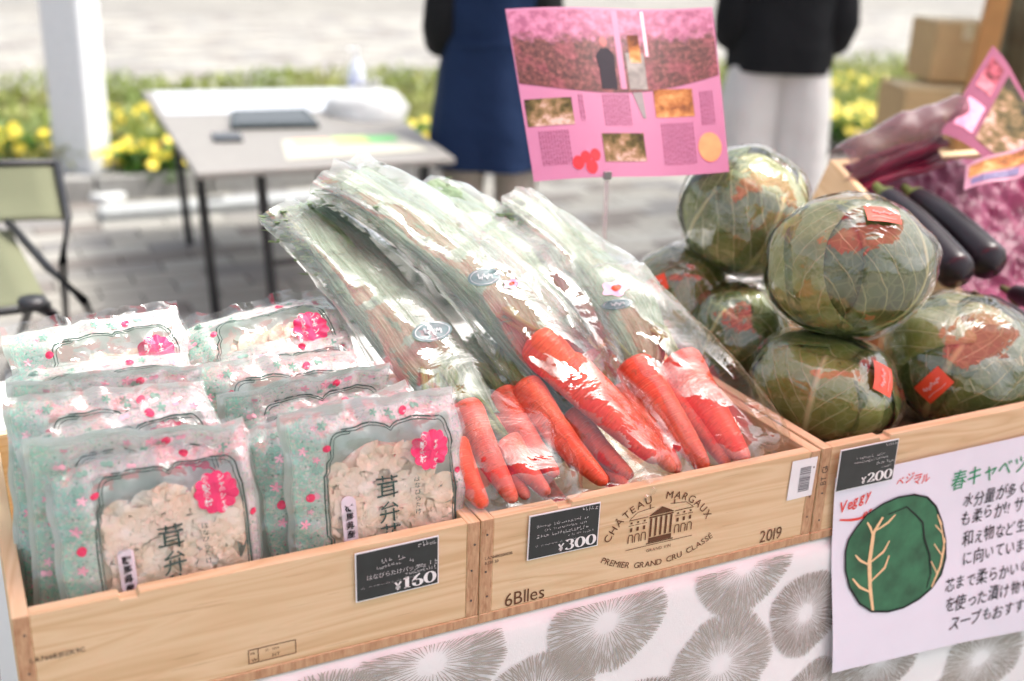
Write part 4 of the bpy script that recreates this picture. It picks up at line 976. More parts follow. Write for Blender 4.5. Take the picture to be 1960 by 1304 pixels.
def cabbage(c, rh, rv, seed, label, sticker=None, tilt=(0,0), nl=8):
    root = empty('wrapped_cabbage', c, label, 'cabbage', 'film wrapped cabbages'); root.rotation_euler = (tilt[0], tilt[1], seed)
    rr = random.Random(seed)
    def dirv(th, ph): return Vector((math.sin(th)*math.cos(ph), math.sin(th)*math.sin(ph), -math.cos(th)))
    def shape(d, k=1.): return Vector((d.x*rh, d.y*rh, d.z*rv))*k*(1 + .075*nz(d.x*1.6+seed, d.y*1.6, d.z*1.6))
    MB().grid(lambda u, v: shape(dirv(v*math.pi, u*2*math.pi), .955), 28, 20, closed=True).build('heart', CBM[2], root, True)
    for k in range(nl):
        ph0 = k*2.399 + rr.uniform(-.2,.2); half = rr.uniform(.95, 1.25); top = rr.uniform(2.25, 2.75) + .12*(k % 3); lift = .955 + .009*k; sd2 = seed + k*5.
        def fn(u, v):
            q = (u-.5)*2; th = .12 + (top-.12)*v*(1 - .10*q*q) + .05*nz(q*3, sd2)*v
            w = half*(.55 + .75*math.sin(min(1, v*1.1)*math.pi*.62))/max(.35, math.sin(max(.25, min(th, math.pi-.3))))
            d = dirv(th, ph0 + q*w*.72)
            edge = max(abs(q)**4, v**6); kk = lift + .034*edge*(1 + 1.2*nz(q*5, v*7, sd2)) + .018*nz(q*3.5, v*4, sd2)
            ribk = .018*math.exp(-(q/.045)**2)*(1-v*.8)
            return shape(d, kk + ribk)
        o = MB().grid(fn, 22, 22).build('leaf', CBM[(k + int(seed)) % 3], root, True)
        m = o.modifiers.new('thickness', 'SOLIDIFY'); m.thickness = .0012
    def wrapf(u, v, off=0.):
        d = dirv(v*math.pi, u*2*math.pi); gath = math.exp(-((math.pi-v*math.pi)/.5)**2)
        return shape(d, 1.078 + .035*abs(nz(d.x*2.2+seed, d.y*2.2, d.z*2.2)) + .014*nz(d.x*5, d.y*5+seed, d.z*5) + .008*abs(nz(d.x*9, d.y*9, d.z*9+seed)) + .008*math.sin(u*90)*max(0, gath)*.6) + d*off
    MB().grid(lambda u, v: wrapf(u, v), 96, 64, closed=True).build('cling_wrap', MT['wrap'], root, True)
    if sticker:
        px, py, w, h, ang = sticker
        # where the sight line through the sticker meets the wrap
        M4 = Matrix.LocRotScale(Vector(c), root.rotation_euler, None); inv = M4.inverted(); o_ = inv @ CAM; d_ = (inv.to_3x3() @ ray(px, py)).normalized()
        S = Vector((1/rh, 1/rh, 1/rv))*(1/1.10); oo = Vector((o_.x*S.x, o_.y*S.y, o_.z*S.z)); dd = Vector((d_.x*S.x, d_.y*S.y, d_.z*S.z))
        a, b, cc = dd.dot(dd), 2*oo.dot(dd), oo.dot(oo)-1; disc = b*b-4*a*cc
        t = (-b - math.sqrt(max(0, disc)))/(2*a); hit = o_ + d_*t; nrm = Vector((hit.x/rh**2, hit.y/rh**2, hit.z/rv**2)).normalized()
        upl = (inv.to_3x3() @ UV_); ex = upl.cross(nrm).normalized(); ey = nrm.cross(ex)
        e1 = ex*math.cos(ang) + ey*math.sin(ang); e2 = ey*math.cos(ang) - ex*math.sin(ang)
        def sp_(x, y, off):
            q = hit + e1*x + e2*y; l = math.sqrt((q.x/rh)**2 + (q.y/rh)**2 + (q.z/rv)**2); return q*(1.125/l) + nrm*off
        so = MB().grid(lambda u, v: sp_((u-.5)*w, (v-.5)*h, .0), 8, 6).build('sticker', M_or, root, True)
        mb = MB()   # illegible white script
        V, F = ribbon([(-.30 + .6*t/40, .09*math.sin(t*.95)*(1.3 if t < 6 else .8) + .05*math.sin(t*.37)) for t in range(41)], lambda t, a, b: .022 + .02*abs(b)); mb.add([sp_(x*w, y*h + h*.06, .0012) for x, y in V], F)
        V, F = ribbon([(-.36 + .7*t/20, -.26 + .03*math.sin(t*.3)) for t in range(21)], lambda t, a, b: .03); mb.add([sp_(x*w, y*h, .0012) for x, y in V], F)
        mb.build('sticker_scribble', ink('pale_script', (.80,.45,.40)), so)
    return root
def D_(px, py, t): return at_d(px, py, t)
cabbage(D_(1577,738,1.75), .109, .081, 2.1, 'front cabbage lying against the crate front below the big round one', (1690,725,.05,.035,1.1), (.15,-.1))
cabbage(D_(1838,690,1.83), .118, .094, 4.0, 'right hand cabbage with a red orange rectangular sticker facing front', (1787,738,.052,.034,.75), (-.2,.25))
cabbage(D_(1412,640,1.90), .086, .082, 5.5, 'small left cabbage beside the carrot bags under the pile', None, (.1,.2))
cabbage(D_(1300,570,1.96), .080, .084, 1.2, 'rear left cabbage tucked behind the others with an orange sticker', (1258,545,.035,.028,.4), (.2,.3))
cabbage(D_(1622,512,1.72), .119, .099, 3.2, 'largest cabbage on top of the pile at the right', (1690,412,.05,.03,-.15), (.35,-.25))
cabbage(D_(1425,408,1.93), .107, .101, 6.4, 'upper left cabbage on the pile below the pink leaflet', None, (.5,.2))
pad = empty('packing_paper', (.77, .25, TZ+.015), 'brown packing paper heaped under the cabbages', 'packing paper')
def padf(u, v):
    x, y = (u-.5)*.48, (v-.5)*.42; e = max(abs(u-.5), abs(v-.5))*2
    return Vector((x, y, .006 + (.065 + .02*nz(x*20, y*20))*sst(1, .55, e)*(.45 + .9*v*sst(1., .3, u))))
MB().grid(padf, 26, 24).build('crumpled_sheet', plain('kraft_paper', (.25,.16,.09), .85, .2, 20., .4, 60.), pad)

# ------------------------------------------------------------------ tilted crate: eggplants, magenta paper, bagged chard, leaflet
M4c = Matrix.Translation(c4o) @ Matrix.Rotation(A4, 4, 'X')
def c4p(x, y, z): return M4c @ Vector((x, y, z))
mag = plain('magenta_paper', (.15,.016,.062), .5, .45, 14., .5, 30.)
def magf(u, v):
    x, y = .018 + .484*u, .02 + .50*v; return c4p(x, y, .03 + .05*v + .022*abs(nz(u*7, v*9, 4)) + .012*nz(u*18, v*18) + .05*sst(.75, 1, v))
tag(MB().grid(magf, 60, 60).build('crumpled_paper', mag, None), 'crumpled magenta paper lining the tilted crate under the eggplants', 'paper')
def egg_mat():
    n = Nt('eggplant_skin'); f = n.noise(n.coord('Object'), 5., 3); c = n.ramp(f, [(.35, (.010,.009,.012)), (.6, (.022,.016,.022)), (.75, (.05,.015,.035))])
    return n.done(n.bsdf(c, .3, n.bump(n.noise(n.coord('Object'), 30, 3), .12, .003), .35))
M_egg = egg_mat(); M_cal = plain('eggplant_calyx', (.10,.13,.03), .6, .3)
def eggplant(p0, p1, r, label):
    p0, p1 = Vector(p0), Vector(p1); ax = p1-p0; t = ax.normalized(); e = t.orthogonal().normalized(); g = t.cross(e)
    root = empty('eggplant', p0, label, 'eggplant', 'long eggplants in the tilted crate'); inv = Matrix.Translation(-p0)
    def fn(u, v):
        a = u*6.28318; q = math.sqrt(max(0, 1-(1-min(1, v/.09))**2)); w = r*q*(1 - .28*v - .12*v*v)
        if v > .94: w *= max(.3, 1-(v-.94)/.06*.6)
        return p0 + ax*v + Vector((0,0,.008*math.sin(v*math.pi))) + (e*math.cos(a)+g*math.sin(a))*w*(1+.03*nz(v*4, a))
    o = MB().grid(fn, 20, 26, closed=True).build('fruit', M_egg, root, True); o.matrix_parent_inverse = inv
    o = MB().tube([p1 - t*.035, p1 - t*.012, p1 + t*.004, p1 + t*.03], [r*.66, r*.62, r*.3, r*.22], 10).build('calyx', M_cal, root, True); o.matrix_parent_inverse = inv
    return root
eggplant(at_d(1842,535,1.98), at_d(1690,370,2.2), .035, 'left long eggplant lying along the crate wall')
eggplant(at_d(1905,515,2.03), at_d(1745,372,2.25), .036, 'second long eggplant, just right of the one along the crate wall')
eggplant(at_d(2010,690,1.86), at_d(1880,578,2.03), .033, 'lower eggplant at the right frame edge below the two long ones')
eggplant(at_d(2050,620,1.95), at_d(1935,560,2.12), .026, 'short stretch of eggplant at the right frame edge above the lower one')
# bag of magenta stalks
chb = empty('chard_bag', at_d(1700,330,2.3), 'clear pinkish bag of magenta stalks at the crate back corner', 'vegetable bag'); inv = Matrix.Translation(-Vector(chb.location))
mst = plain('magenta_stalk', (.22,.018,.06), .4, .5, 9.)
c0 = at_d(1630,335,2.28); c1_ = at_d(1800,275,2.32)
sidev = (c1_-c0); upv = Vector((0,0,1)); dpt = sidev.cross(upv).normalized()
for k in range(7):
    a = k/6; p0 = c0 + Vector((0,0,-.03+.045*a)) + dpt*rnd(-.02,.02); mb = MB()
    mb.tube([p0 + sidev*q + Vector((0,0,.006*math.sin(q*5+k))) for q in (0,.25,.5,.75,1.)], .0085, 8); o = mb.build('stalk', mst, chb, True); o.matrix_parent_inverse = inv
def chf(u, v):
    a = u*6.28318; p = c0 - sidev*.16 + sidev*1.28*v; h = .046*(.35+.65*math.sin(math.pi*min(.9, v+.1))**.5)
    return p + Vector((0,0,.028 + math.sin(a)*h*(1+.25*nz(v*5, u*4)) + .03*v)) + dpt*math.cos(a)*(.04+.01*nz(v*6, u*5, 2)) 
o = MB().grid(chf, 36, 30, closed=True).build('bag_film', MT['pink_film'], chb, True); o.matrix_parent_inverse = inv
# leaflet standing up in the crate
def sheet_on(corners, name, mat, root, off=0., sub=12, curl=.0):
    a, b, c, d = [Vector(p) for p in corners]; n = (b-a).cross(d-a).normalized()
    def fn(u, v): return a*(1-u)*(1-v) + b*u*(1-v) + c*u*v + d*(1-u)*v + n*(off + curl*math.sin(u*math.pi*2)*.5 + curl*math.sin(v*3)*.4)
    return fn, n
def photo_mat(name, stops, s=30., dist=1.):
    n = Nt(name); f = n.noise(n.coord('Object'), s, 6, .72, 0.); big = n.noise(n.coord('Object'), s*.28, 2, .5, .8)
    tc = n.n('ShaderNodeTexCoord'); sp = n.n('ShaderNodeSeparateXYZ'); n.t.links.new(tc.outputs['UV'], sp.inputs[0])
    k = n.m('ADD', n.m('MULTIPLY', f, .55), n.m('ADD', n.m('MULTIPLY', big, .55), n.m('MULTIPLY', n.m('SUBTRACT', .5, sp.outputs[1]), .16)))
    return n.done(n.bsdf(n.ramp(k, stops), .7, None, .15))
PINKP = plain('leaflet_pink_paper', (.40,.155,.27), .42, .03, 6.); M_edge = plain('leaflet_pale_paper', (.25,.09,.145), .8, .04, spec=.1)
def leaflet(corners, name, label, base, prints, curl, flip=1):
    a = Vector(corners[0]); root = empty(name, a, label, 'leaflet'); inv = Matrix.Translation(-a)
    fn, n = sheet_on(corners, name, base, root, 0, 12, curl)
    if n.dot(CAM - a) < 0: n = -n
    o = MB().grid(fn, 20, 14).build('sheet', base, root, True); o.matrix_parent_inverse = inv
    return root, inv, lambda u, v, off: fn(u, v) + n*off
la = [at_d(1800,255,2.25), at_d(1945,330,2.18), at_d(1990,215,2.3), at_d(1900,88,2.38)]
lr, linv, lf = leaflet(la, 'leaflet', 'pale pink photo leaflet standing diagonally in the eggplant crate', M_edge, None, .012)
PH1 = photo_mat('photo_brown_field', [(.3, (.05,.02,.02)), (.45, (.16,.05,.045)), (.55, (.28,.10,.08)), (.68, (.50,.24,.20))], 60.)
PH2 = photo_mat('photo_dark_green', [(.40, (.02,.016,.01)), (.52, (.09,.075,.025)), (.62, (.26,.17,.09)), (.70, (.55,.40,.34))], 60.)
PH3 = photo_mat('photo_orange', [(.40, (.10,.04,.025)), (.52, (.36,.15,.05)), (.62, (.58,.32,.12)), (.72, (.62,.45,.30))], 45.)
PH4 = photo_mat('photo_red_pink', [(.40, (.08,.015,.02)), (.52, (.30,.05,.08)), (.66, (.55,.20,.24))], 60.)
PHS = photo_mat('photo_pink_sky', [(.35, (.70,.28,.42)), (.55, (.82,.40,.54)), (.7, (.60,.20,.32))], 40.)
def lprint(name, u0, v0, u1, v1, mat, lf=lf, root=lr, inv=linv, off=.0012, n=4):
    o = MB().grid(lambda u, v: lf(u0+(u1-u0)*u, v0+(v1-v0)*v, off), n, n).build(name, mat, root); o.matrix_parent_inverse = inv; return o
lprint('photo_print', .40, .10, .96, .92, PH2); lprint('photo_print', .08, .55, .32, .90, PH4); lprint('photo_print', .08, .12, .34, .42, PHS)
la2 = [at_d(1845,365,2.12), at_d(1975,330,2.12), at_d(1985,268,2.2), at_d(1850,318,2.2)]
lr2, linv2, lf2 = leaflet(la2, 'leaflet', 'small dark leaflet lying on the magenta paper at the right edge', plain('leaflet_mauve', (.45,.22,.30), .45), None, .008)
lprint('photo_print', .05, .35, .9, .85, PH3, lf2, lr2, linv2); lprint('photo_print', .1, .08, .8, .28, plain('leaflet_blue_band', (.12,.10,.22), .5), lf2, lr2, linv2)
la3 = [at_d(1925,560,2.1), at_d(2060,470,2.1), at_d(2040,300,2.3), at_d(1930,370,2.3)]

# ------------------------------------------------------------------ pink leaflet on a stick
pa = [at_d(1022,348,1.79), at_d(1396,329,1.82), at_d(1363,14,1.90), at_d(967,18,1.87)]
pr_, pinv, pf0 = leaflet(pa, 'pink_leaflet', 'large pink photo leaflet on a clear stick above the carrots', PINKP, None, .010)
def pp(name, u0, v0, u1, v1, mat, off=.0005, n=6): return lprint(name, u0, v0, u1, v1, mat, pf0, pr_, pinv, off, n)
# field photograph with a curved lower edge
def field_mat():
    n = Nt('photo_field'); tc = n.n('ShaderNodeTexCoord'); sp = n.n('ShaderNodeSeparateXYZ'); n.t.links.new(tc.outputs['UV'], sp.inputs[0]); u, v = sp.outputs[0], sp.outputs[1]
    mp = n.n('ShaderNodeMapping'); mp.inputs['Scale'].default_value = (2.6, 1, 1); n.t.links.new(tc.outputs['UV'], mp.inputs[0]); co = mp.outputs[0]
    f = n.noise(co, 16., 8, .75); g = n.noise(co, 3.2, 3); vo = n.vor(co, 42)
    c = n.ramp(f, [(.36, (.018,.007,.007)), (.48, (.075,.025,.022)), (.57, (.16,.05,.045)), (.69, (.32,.13,.12))])
    c = n.mix(n.m('MULTIPLY', n.ramp(g, [(.48, (0,)*3), (.6, (1,)*3)]), .7), c, n.ramp(f, [(.4, (.12,.02,.03)), (.6, (.30,.08,.10))]))
    sky_ = n.ramp(n.noise(co, 9., 5), [(.4, (.26,.07,.14)), (.55, (.40,.14,.24)), (.7, (.46,.19,.30))])
    edge = n.ramp(n.m('ADD', v, n.m('MULTIPLY', n.m('SUBTRACT', n.noise(co, 7., 6, .7), .5), .7)), [(.58, (0,)*3), (.72, (1,)*3)])
    return n.done(n.bsdf(n.mix(edge, c, sky_), .4, None, .4))
o = MB().grid(lambda u, v: pf0(.006 + .988*u, (.55 - .08*math.sin(u*math.pi) + .02*u) + (.985 - (.55 - .08*math.sin(u*math.pi) + .02*u))*v, .0005), 26, 10).build('field_photo', field_mat(), pr_); o.matrix_parent_inverse = pinv
mb = MB(); mb.add([pf0(u, v, .0009) for u, v in ((.405,.50),(.485,.50),(.485,.62),(.49,.70),(.465,.745),(.425,.745),(.395,.70),(.405,.62))], [tuple(range(8))])
o = mb.build('figure_shirt_print', ink('photo_dark_shirt', (.018,.016,.025)), pr_); o.matrix_parent_inverse = pinv
mb = MB(); mb.add([pf0(.442 + .019*math.cos(k*.5236), .785 + .032*math.sin(k*.5236), .0009) for k in range(12)], [tuple(range(12))])
o = mb.build('figure_head_print', ink('photo_skin', (.42,.17,.16)), pr_); o.matrix_parent_inverse = pinv
pp('fold_strip_print', .50, .50, .53, .98, PINKP, .0011); pp('leaf_photo', .545, .50, .635, .72, plain('photo_grey_green', (.20,.20,.18), .5, .4, 60.), .0008); pp('leaf_photo', .565, .66, .62, .83, PH3, .0010); pp('fold_strip_print', .645, .70, .66, .98, plain('leaflet_fold_light', (.80,.50,.58), .4), .0008)
pp('photo_print', .015, .30, .245, .455, PH2); pp('photo_print', .372, .085, .585, .245, PH2); pp('photo_print', .66, .335, .855, .50, PH3)
mb = MB(); mb.add([pf0(u, v, .0006) for u, v in ((.555,.48),(.605,.485),(.61,.33),(.595,.33))], [(0,1,2,3)]); o = mb.build('carrot_print', ink('photo_grey', (.25,.24,.24)), pr_); o.matrix_parent_inverse = pinv
for (u, v, r) in ((.235,.085,.034), (.275,.115,.030), (.325,.125,.030), (.30,.06,.034)):
    mb = MB(); mb.add([pf0(u + r*.86*math.cos(k*.3927), v + r*1.15*math.sin(k*.3927), .0006 + u*.0004) for k in range(16)], [tuple(range(16))]); o = mb.build('tomato_print', plain('tomato_red', (.72,.02,.03), .4, .2, 50.), pr_); o.matrix_parent_inverse = pinv
mb = MB(); mb.add([pf0(.915 + .058*math.cos(k*.3), .15 + .085*math.sin(k*.3), .0007) for k in range(21)], [tuple(range(21))]); o = mb.build('orange_print', plain('orange_fruit', (.80,.30,.12), .4, .15, 40.), pr_); o.matrix_parent_inverse = pinv
fine = ink('leaflet_fine_print', (.22,.06,.13)); tl = MB()   # columns of tiny vertical print
for (u0, v0, u1, v1) in ((.06,.08,.21,.27), (.40,.29,.53,.47), (.68,.06,.84,.30), (.89,.28,.95,.48), (.28,.32,.30,.47)):
    u = u0
    while u < u1:
        v = v1
        while v > v0:
            l = rnd(.012,.03); tl.add([pf0(u, v, .0005), pf0(u+.006, v, .0005), pf0(u+.006, max(v0, v-l), .0005), pf0(u, max(v0, v-l), .0005)], [(0,1,2,3)]); v -= l + rnd(.003,.008)
        u += .014
o = tl.build('fine_print', fine, pr_); o.matrix_parent_inverse = pinv; o['kind'] = 'stuff'
b0 = pf0(.37, .0, -.004)
o = MB().tube([pf0(.37, .35, -.006), b0, Vector((b0.x-.005, b0.y-.02, TOP-.08))], .004, 8).build('stick', film('clear_acrylic', .25, (.75,.55,.6), .1, .06), pr_); o.matrix_parent_inverse = pinv
o = MB().box(pf0(.37, .005, .002), (.012,.006,.012)).build('clip', MT['steel'], pr_); o.matrix_parent_inverse = pinv

# ------------------------------------------------------------------ folding table behind, with papers and small things
TBZ = .68
ta = [at_z(375,331,TBZ), at_z(872,302,TBZ), at_z(684,166,TBZ), at_z(272,174,TBZ)]
tcx = sum(p.x for p in ta)/4; tcy = sum(p.y for p in ta)/4
X0_, X1_, Y0_, Y1_ = .23, 1.30, 2.69, 4.45
ft = empty('folding_table', (tcx, tcy, 0), 'grey white folding table with black legs behind the stall', 'table')
def tpt(u, v): return Vector(ta[0])*(1-u)*(1-v) + Vector(ta[1])*u*(1-v) + Vector(ta[2])*u*v + Vector(ta[3])*(1-u)*v
n_ = 1; mb = MB(); vs = [tpt(u, v) + Vector((0,0,dz)) for dz in (0, -.025) for u, v in ((0,0),(1,0),(1,1),(0,1))]
mb.add(vs, [(0,1,2,3), (7,6,5,4), (0,4,5,1), (1,5,6,2), (2,6,7,3), (3,7,4,0)]); rel(bevel(mb.build('table_top', plain('table_laminate', (.25,.238,.22), .5, .05, 20.), ft), .006), ft)
for (u, v) in ((.06,.22), (.26,.10), (.94,.12), (.92,.8), (.1,.85)):
    p = tpt(u, v); rel(MB().tube([(p.x, p.y, TBZ-.025), (p.x + (.04 if u < .5 else -.04), p.y, 0)], .018, 10).build('leg', MT['black_metal'], ft), ft)
a, b = tpt(.26,.10), tpt(.94,.12); rel(MB().tube([(a.x+.02, a.y, .3), (b.x-.02, b.y, .3)], .01, 8).build('brace', MT['black_metal'], ft), ft)
def flat(name, us, z, mat, label, cat, th=.002):
    c = sum((tpt(u, v) for u, v in us), Vector())/len(us); root = empty(name, (c.x, c.y, TBZ + z), label, cat)
    P = [tpt(u, v) - c for u, v in us]; n = len(P); vs = [p + Vector((0,0,th)) for p in P] + [p + Vector((0,0,.0006)) for p in P]
    mb = MB(); mb.add(vs, [tuple(range(n)), tuple(range(2*n-1, n-1, -1))] + [(i, n+i, n+(i+1) % n, (i+1) % n) for i in range(n)])
    mb.build('sheet' if th < .01 else 'body', mat, root); return root, c
flat('paper_sheet', [(.03,.62), (.80,.60), (.97,.96), (.04,.97)], .001, plain('white_sheet', (.50,.53,.57), .6, .03), 'wide white paper sheet at the far side of the folding table', 'paper')
fl, fc_ = flat('flyer', [(.35,.06), (.93,.08), (.88,.28), (.40,.26)], .001, plain('cream_sheet', (.46,.445,.37), .6, .04), 'cream flyer with coloured print at the near edge of folding table', 'flyer')
for (u0, v0, u1, v1, c) in ((.44,.20,.58,.25,(.80,.42,.28)), (.60,.18,.74,.26,(.55,.75,.25)), (.74,.19,.86,.25,(.20,.62,.22))):
    o = MB(); P = [tpt(*q) - fc_ + Vector((0,0,.0045)) for q in ((u0,v0),(u1,v0),(u1,v1),(u0,v1))]; o.add(P, [(0,1,2,3)]); o.build('colour_print', ink('flyer_ink', c), fl)
tr, tc_ = flat('tray', [(.24,.40), (.60,.38), (.62,.60), (.30,.60)], .001, plain('black_tray', (.02,.03,.03), .25, .2), 'black rectangular tray lying on the folding table', 'tray', .018)
o = MB(); o.add([tpt(*q) - tc_ + Vector((0,0,.0195)) for q in ((.27,.42),(.57,.41),(.585,.575),(.315,.575))], [(0,1,2,3)]); o.build('glass_pad', plain('dark_glass', (.015,.02,.02), .06), tr)
tl_, tlc = flat('phone', [(.14,.27), (.25,.26), (.26,.34), (.15,.35)], .001, plain('phone_black', (.03,.032,.035), .2), 'small dark phone beside the black tray', 'phone', .011)
o = MB(); o.add([tpt(*q) - tlc + Vector((0,0,.0120)) for q in ((.15,.28),(.24,.27),(.25,.335),(.16,.34))], [(0,1,2,3)]); o.build('screen', plain('dark_glass2', (.02,.022,.025), .08), tl_)
bp_ = tpt(.94, .84); bt = empty('pump_bottle', (bp_.x, bp_.y, TBZ), 'tall clear white pump bottle standing on the folding table', 'bottle')
MB().lathe([(.001,0),(.036,.002),(.038,.02),(.038,.11),(.03,.14),(.014,.155),(.014,.17)], 20).build('bottle_body', plain('milky_plastic', (.66,.70,.78), .25, .05), bt, True)
MB().lathe([(.0385,.03),(.0388,.03),(.0388,.09),(.0385,.09)], 20).build('bottle_label', plain('bottle_label', (.42,.45,.60), .5), bt, True)
pm = MB().tube([(0,0,.165),(0,0,.21),(-.04,-.01,.213)], [.012,.008,.006], 10); pm.build('pump', plain('pump_white', (.78,.78,.8), .35), bt, True)
bgp = tpt(.88, .55); wb = empty('plastic_bag', (bgp.x, bgp.y, TBZ+.001), 'crumpled white plastic bag heaped on the folding table', 'bag')
def wbf(u, v):
    a = u*6.28318; q = math.sin(v*math.pi/2 + .0); r = (1-v**2.2)
    return Vector((math.cos(a)*.17*r*(1+.2*nz(u*5, v*3)), math.sin(a)*.22*r*(1+.2*nz(u*6, v*3, 4)), .11*math.sin(v*math.pi/2) + .012*nz(u*9, v*9)))
n = Nt('white_bag_plastic'); cw_ = (.78,.79,.79); MW = n.done(n.mixs(.35, n.bsdf(cw_, .35, n.bump(n.noise(n.coord('Object'), 30, 4), .5, .01), .4), n.sh('ShaderNodeBsdfTranslucent', cw_)))
MB().grid(wbf, 28, 10, closed=True).build('bag_body', MW, wb, True)
for s in (-1, 1): MB().tube([(s*.03,.0,.10), (s*.05,-.02,.14), (s*.02,-.03,.15), (s*.0,-.02,.11)], .006, 6).build('handle', MW, wb, True)

# ------------------------------------------------------------------ folding chair at the left
M_ol = fabric('olive_canvas', (.165,.175,.11))
ch = empty('camping_chair', at_z(-40, 690, 0), 'olive canvas camping chair with black folding frame at the left edge', 'chair'); ch.location.z = 0
CH = Vector(ch.location)
def chd(px, py, t): return at_d(px, py, t)
def fab(name, P, n=8, sag=.02):
    P = [Vector(p) for p in P]; nn = (P[1]-P[0]).cross(P[3]-P[0]).normalized()
    def fn(u, v): return P[0]*(1-u)*(1-v) + P[1]*u*(1-v) + P[2]*u*v + P[3]*(1-u)*v - Vector((0,0,sag))*math.sin(u*math.pi)*math.sin(v*math.pi) + nn*.004*nz(u*4, v*4)
    o = MB().grid(fn, n, n).build(name, M_ol, ch, True); m = o.modifiers.new('t', 'SOLIDIFY'); m.thickness = .006; rel(o, ch)
T0 = 3.0
fab('backrest', [chd(-330,430,T0), chd(132,418,T0), chd(108,312,T0+.12), chd(-330,318,T0+.12)])
fab('seat', [chd(-330,640,T0-.35), chd(95,585,T0-.35), chd(20,440,T0+.02), chd(-330,450,T0+.02)], sag=.03)
def rod(pts, r=.011, name='frame_rod'): rel(MB().tube(pts, r, 8).build(name, MT['black_metal'], ch, True), ch)
g = lambda px, py: at_z(px, py, .01)
rod([chd(108,312,T0+.12), chd(130,418,T0), chd(120,500,T0-.1), g(128,640)], name='back_leg')
rod([chd(15,425,T0), chd(90,510,T0-.15), chd(160,575,T0-.3), g(190,640)], name='cross_leg')
rod([chd(95,585,T0-.35), chd(60,580,T0-.38), g(20,700)], name='front_leg'); rod([chd(60,585,T0-.38), chd(100,600,T0-.4), g(135,655)], .013, 'front_leg')
rod([chd(-330,640,T0-.35), chd(95,585,T0-.35)], name='seat_bar'); rod([chd(-330,318,T0+.12), chd(108,312,T0+.12)], name='top_bar')
rod([chd(-330,318,T0+.12), chd(-330,430,T0), g(-330,640)], name='back_leg'); rod([chd(-330,640,T0-.35), g(-330,760)], name='front_leg')
hb = MB().lathe([(.03,-.012),(.032,0),(.03,.012)], 14, c=chd(62,580,T0-.4)); rel(hb.build('hub', MT['black_metal'], ch, True), ch)

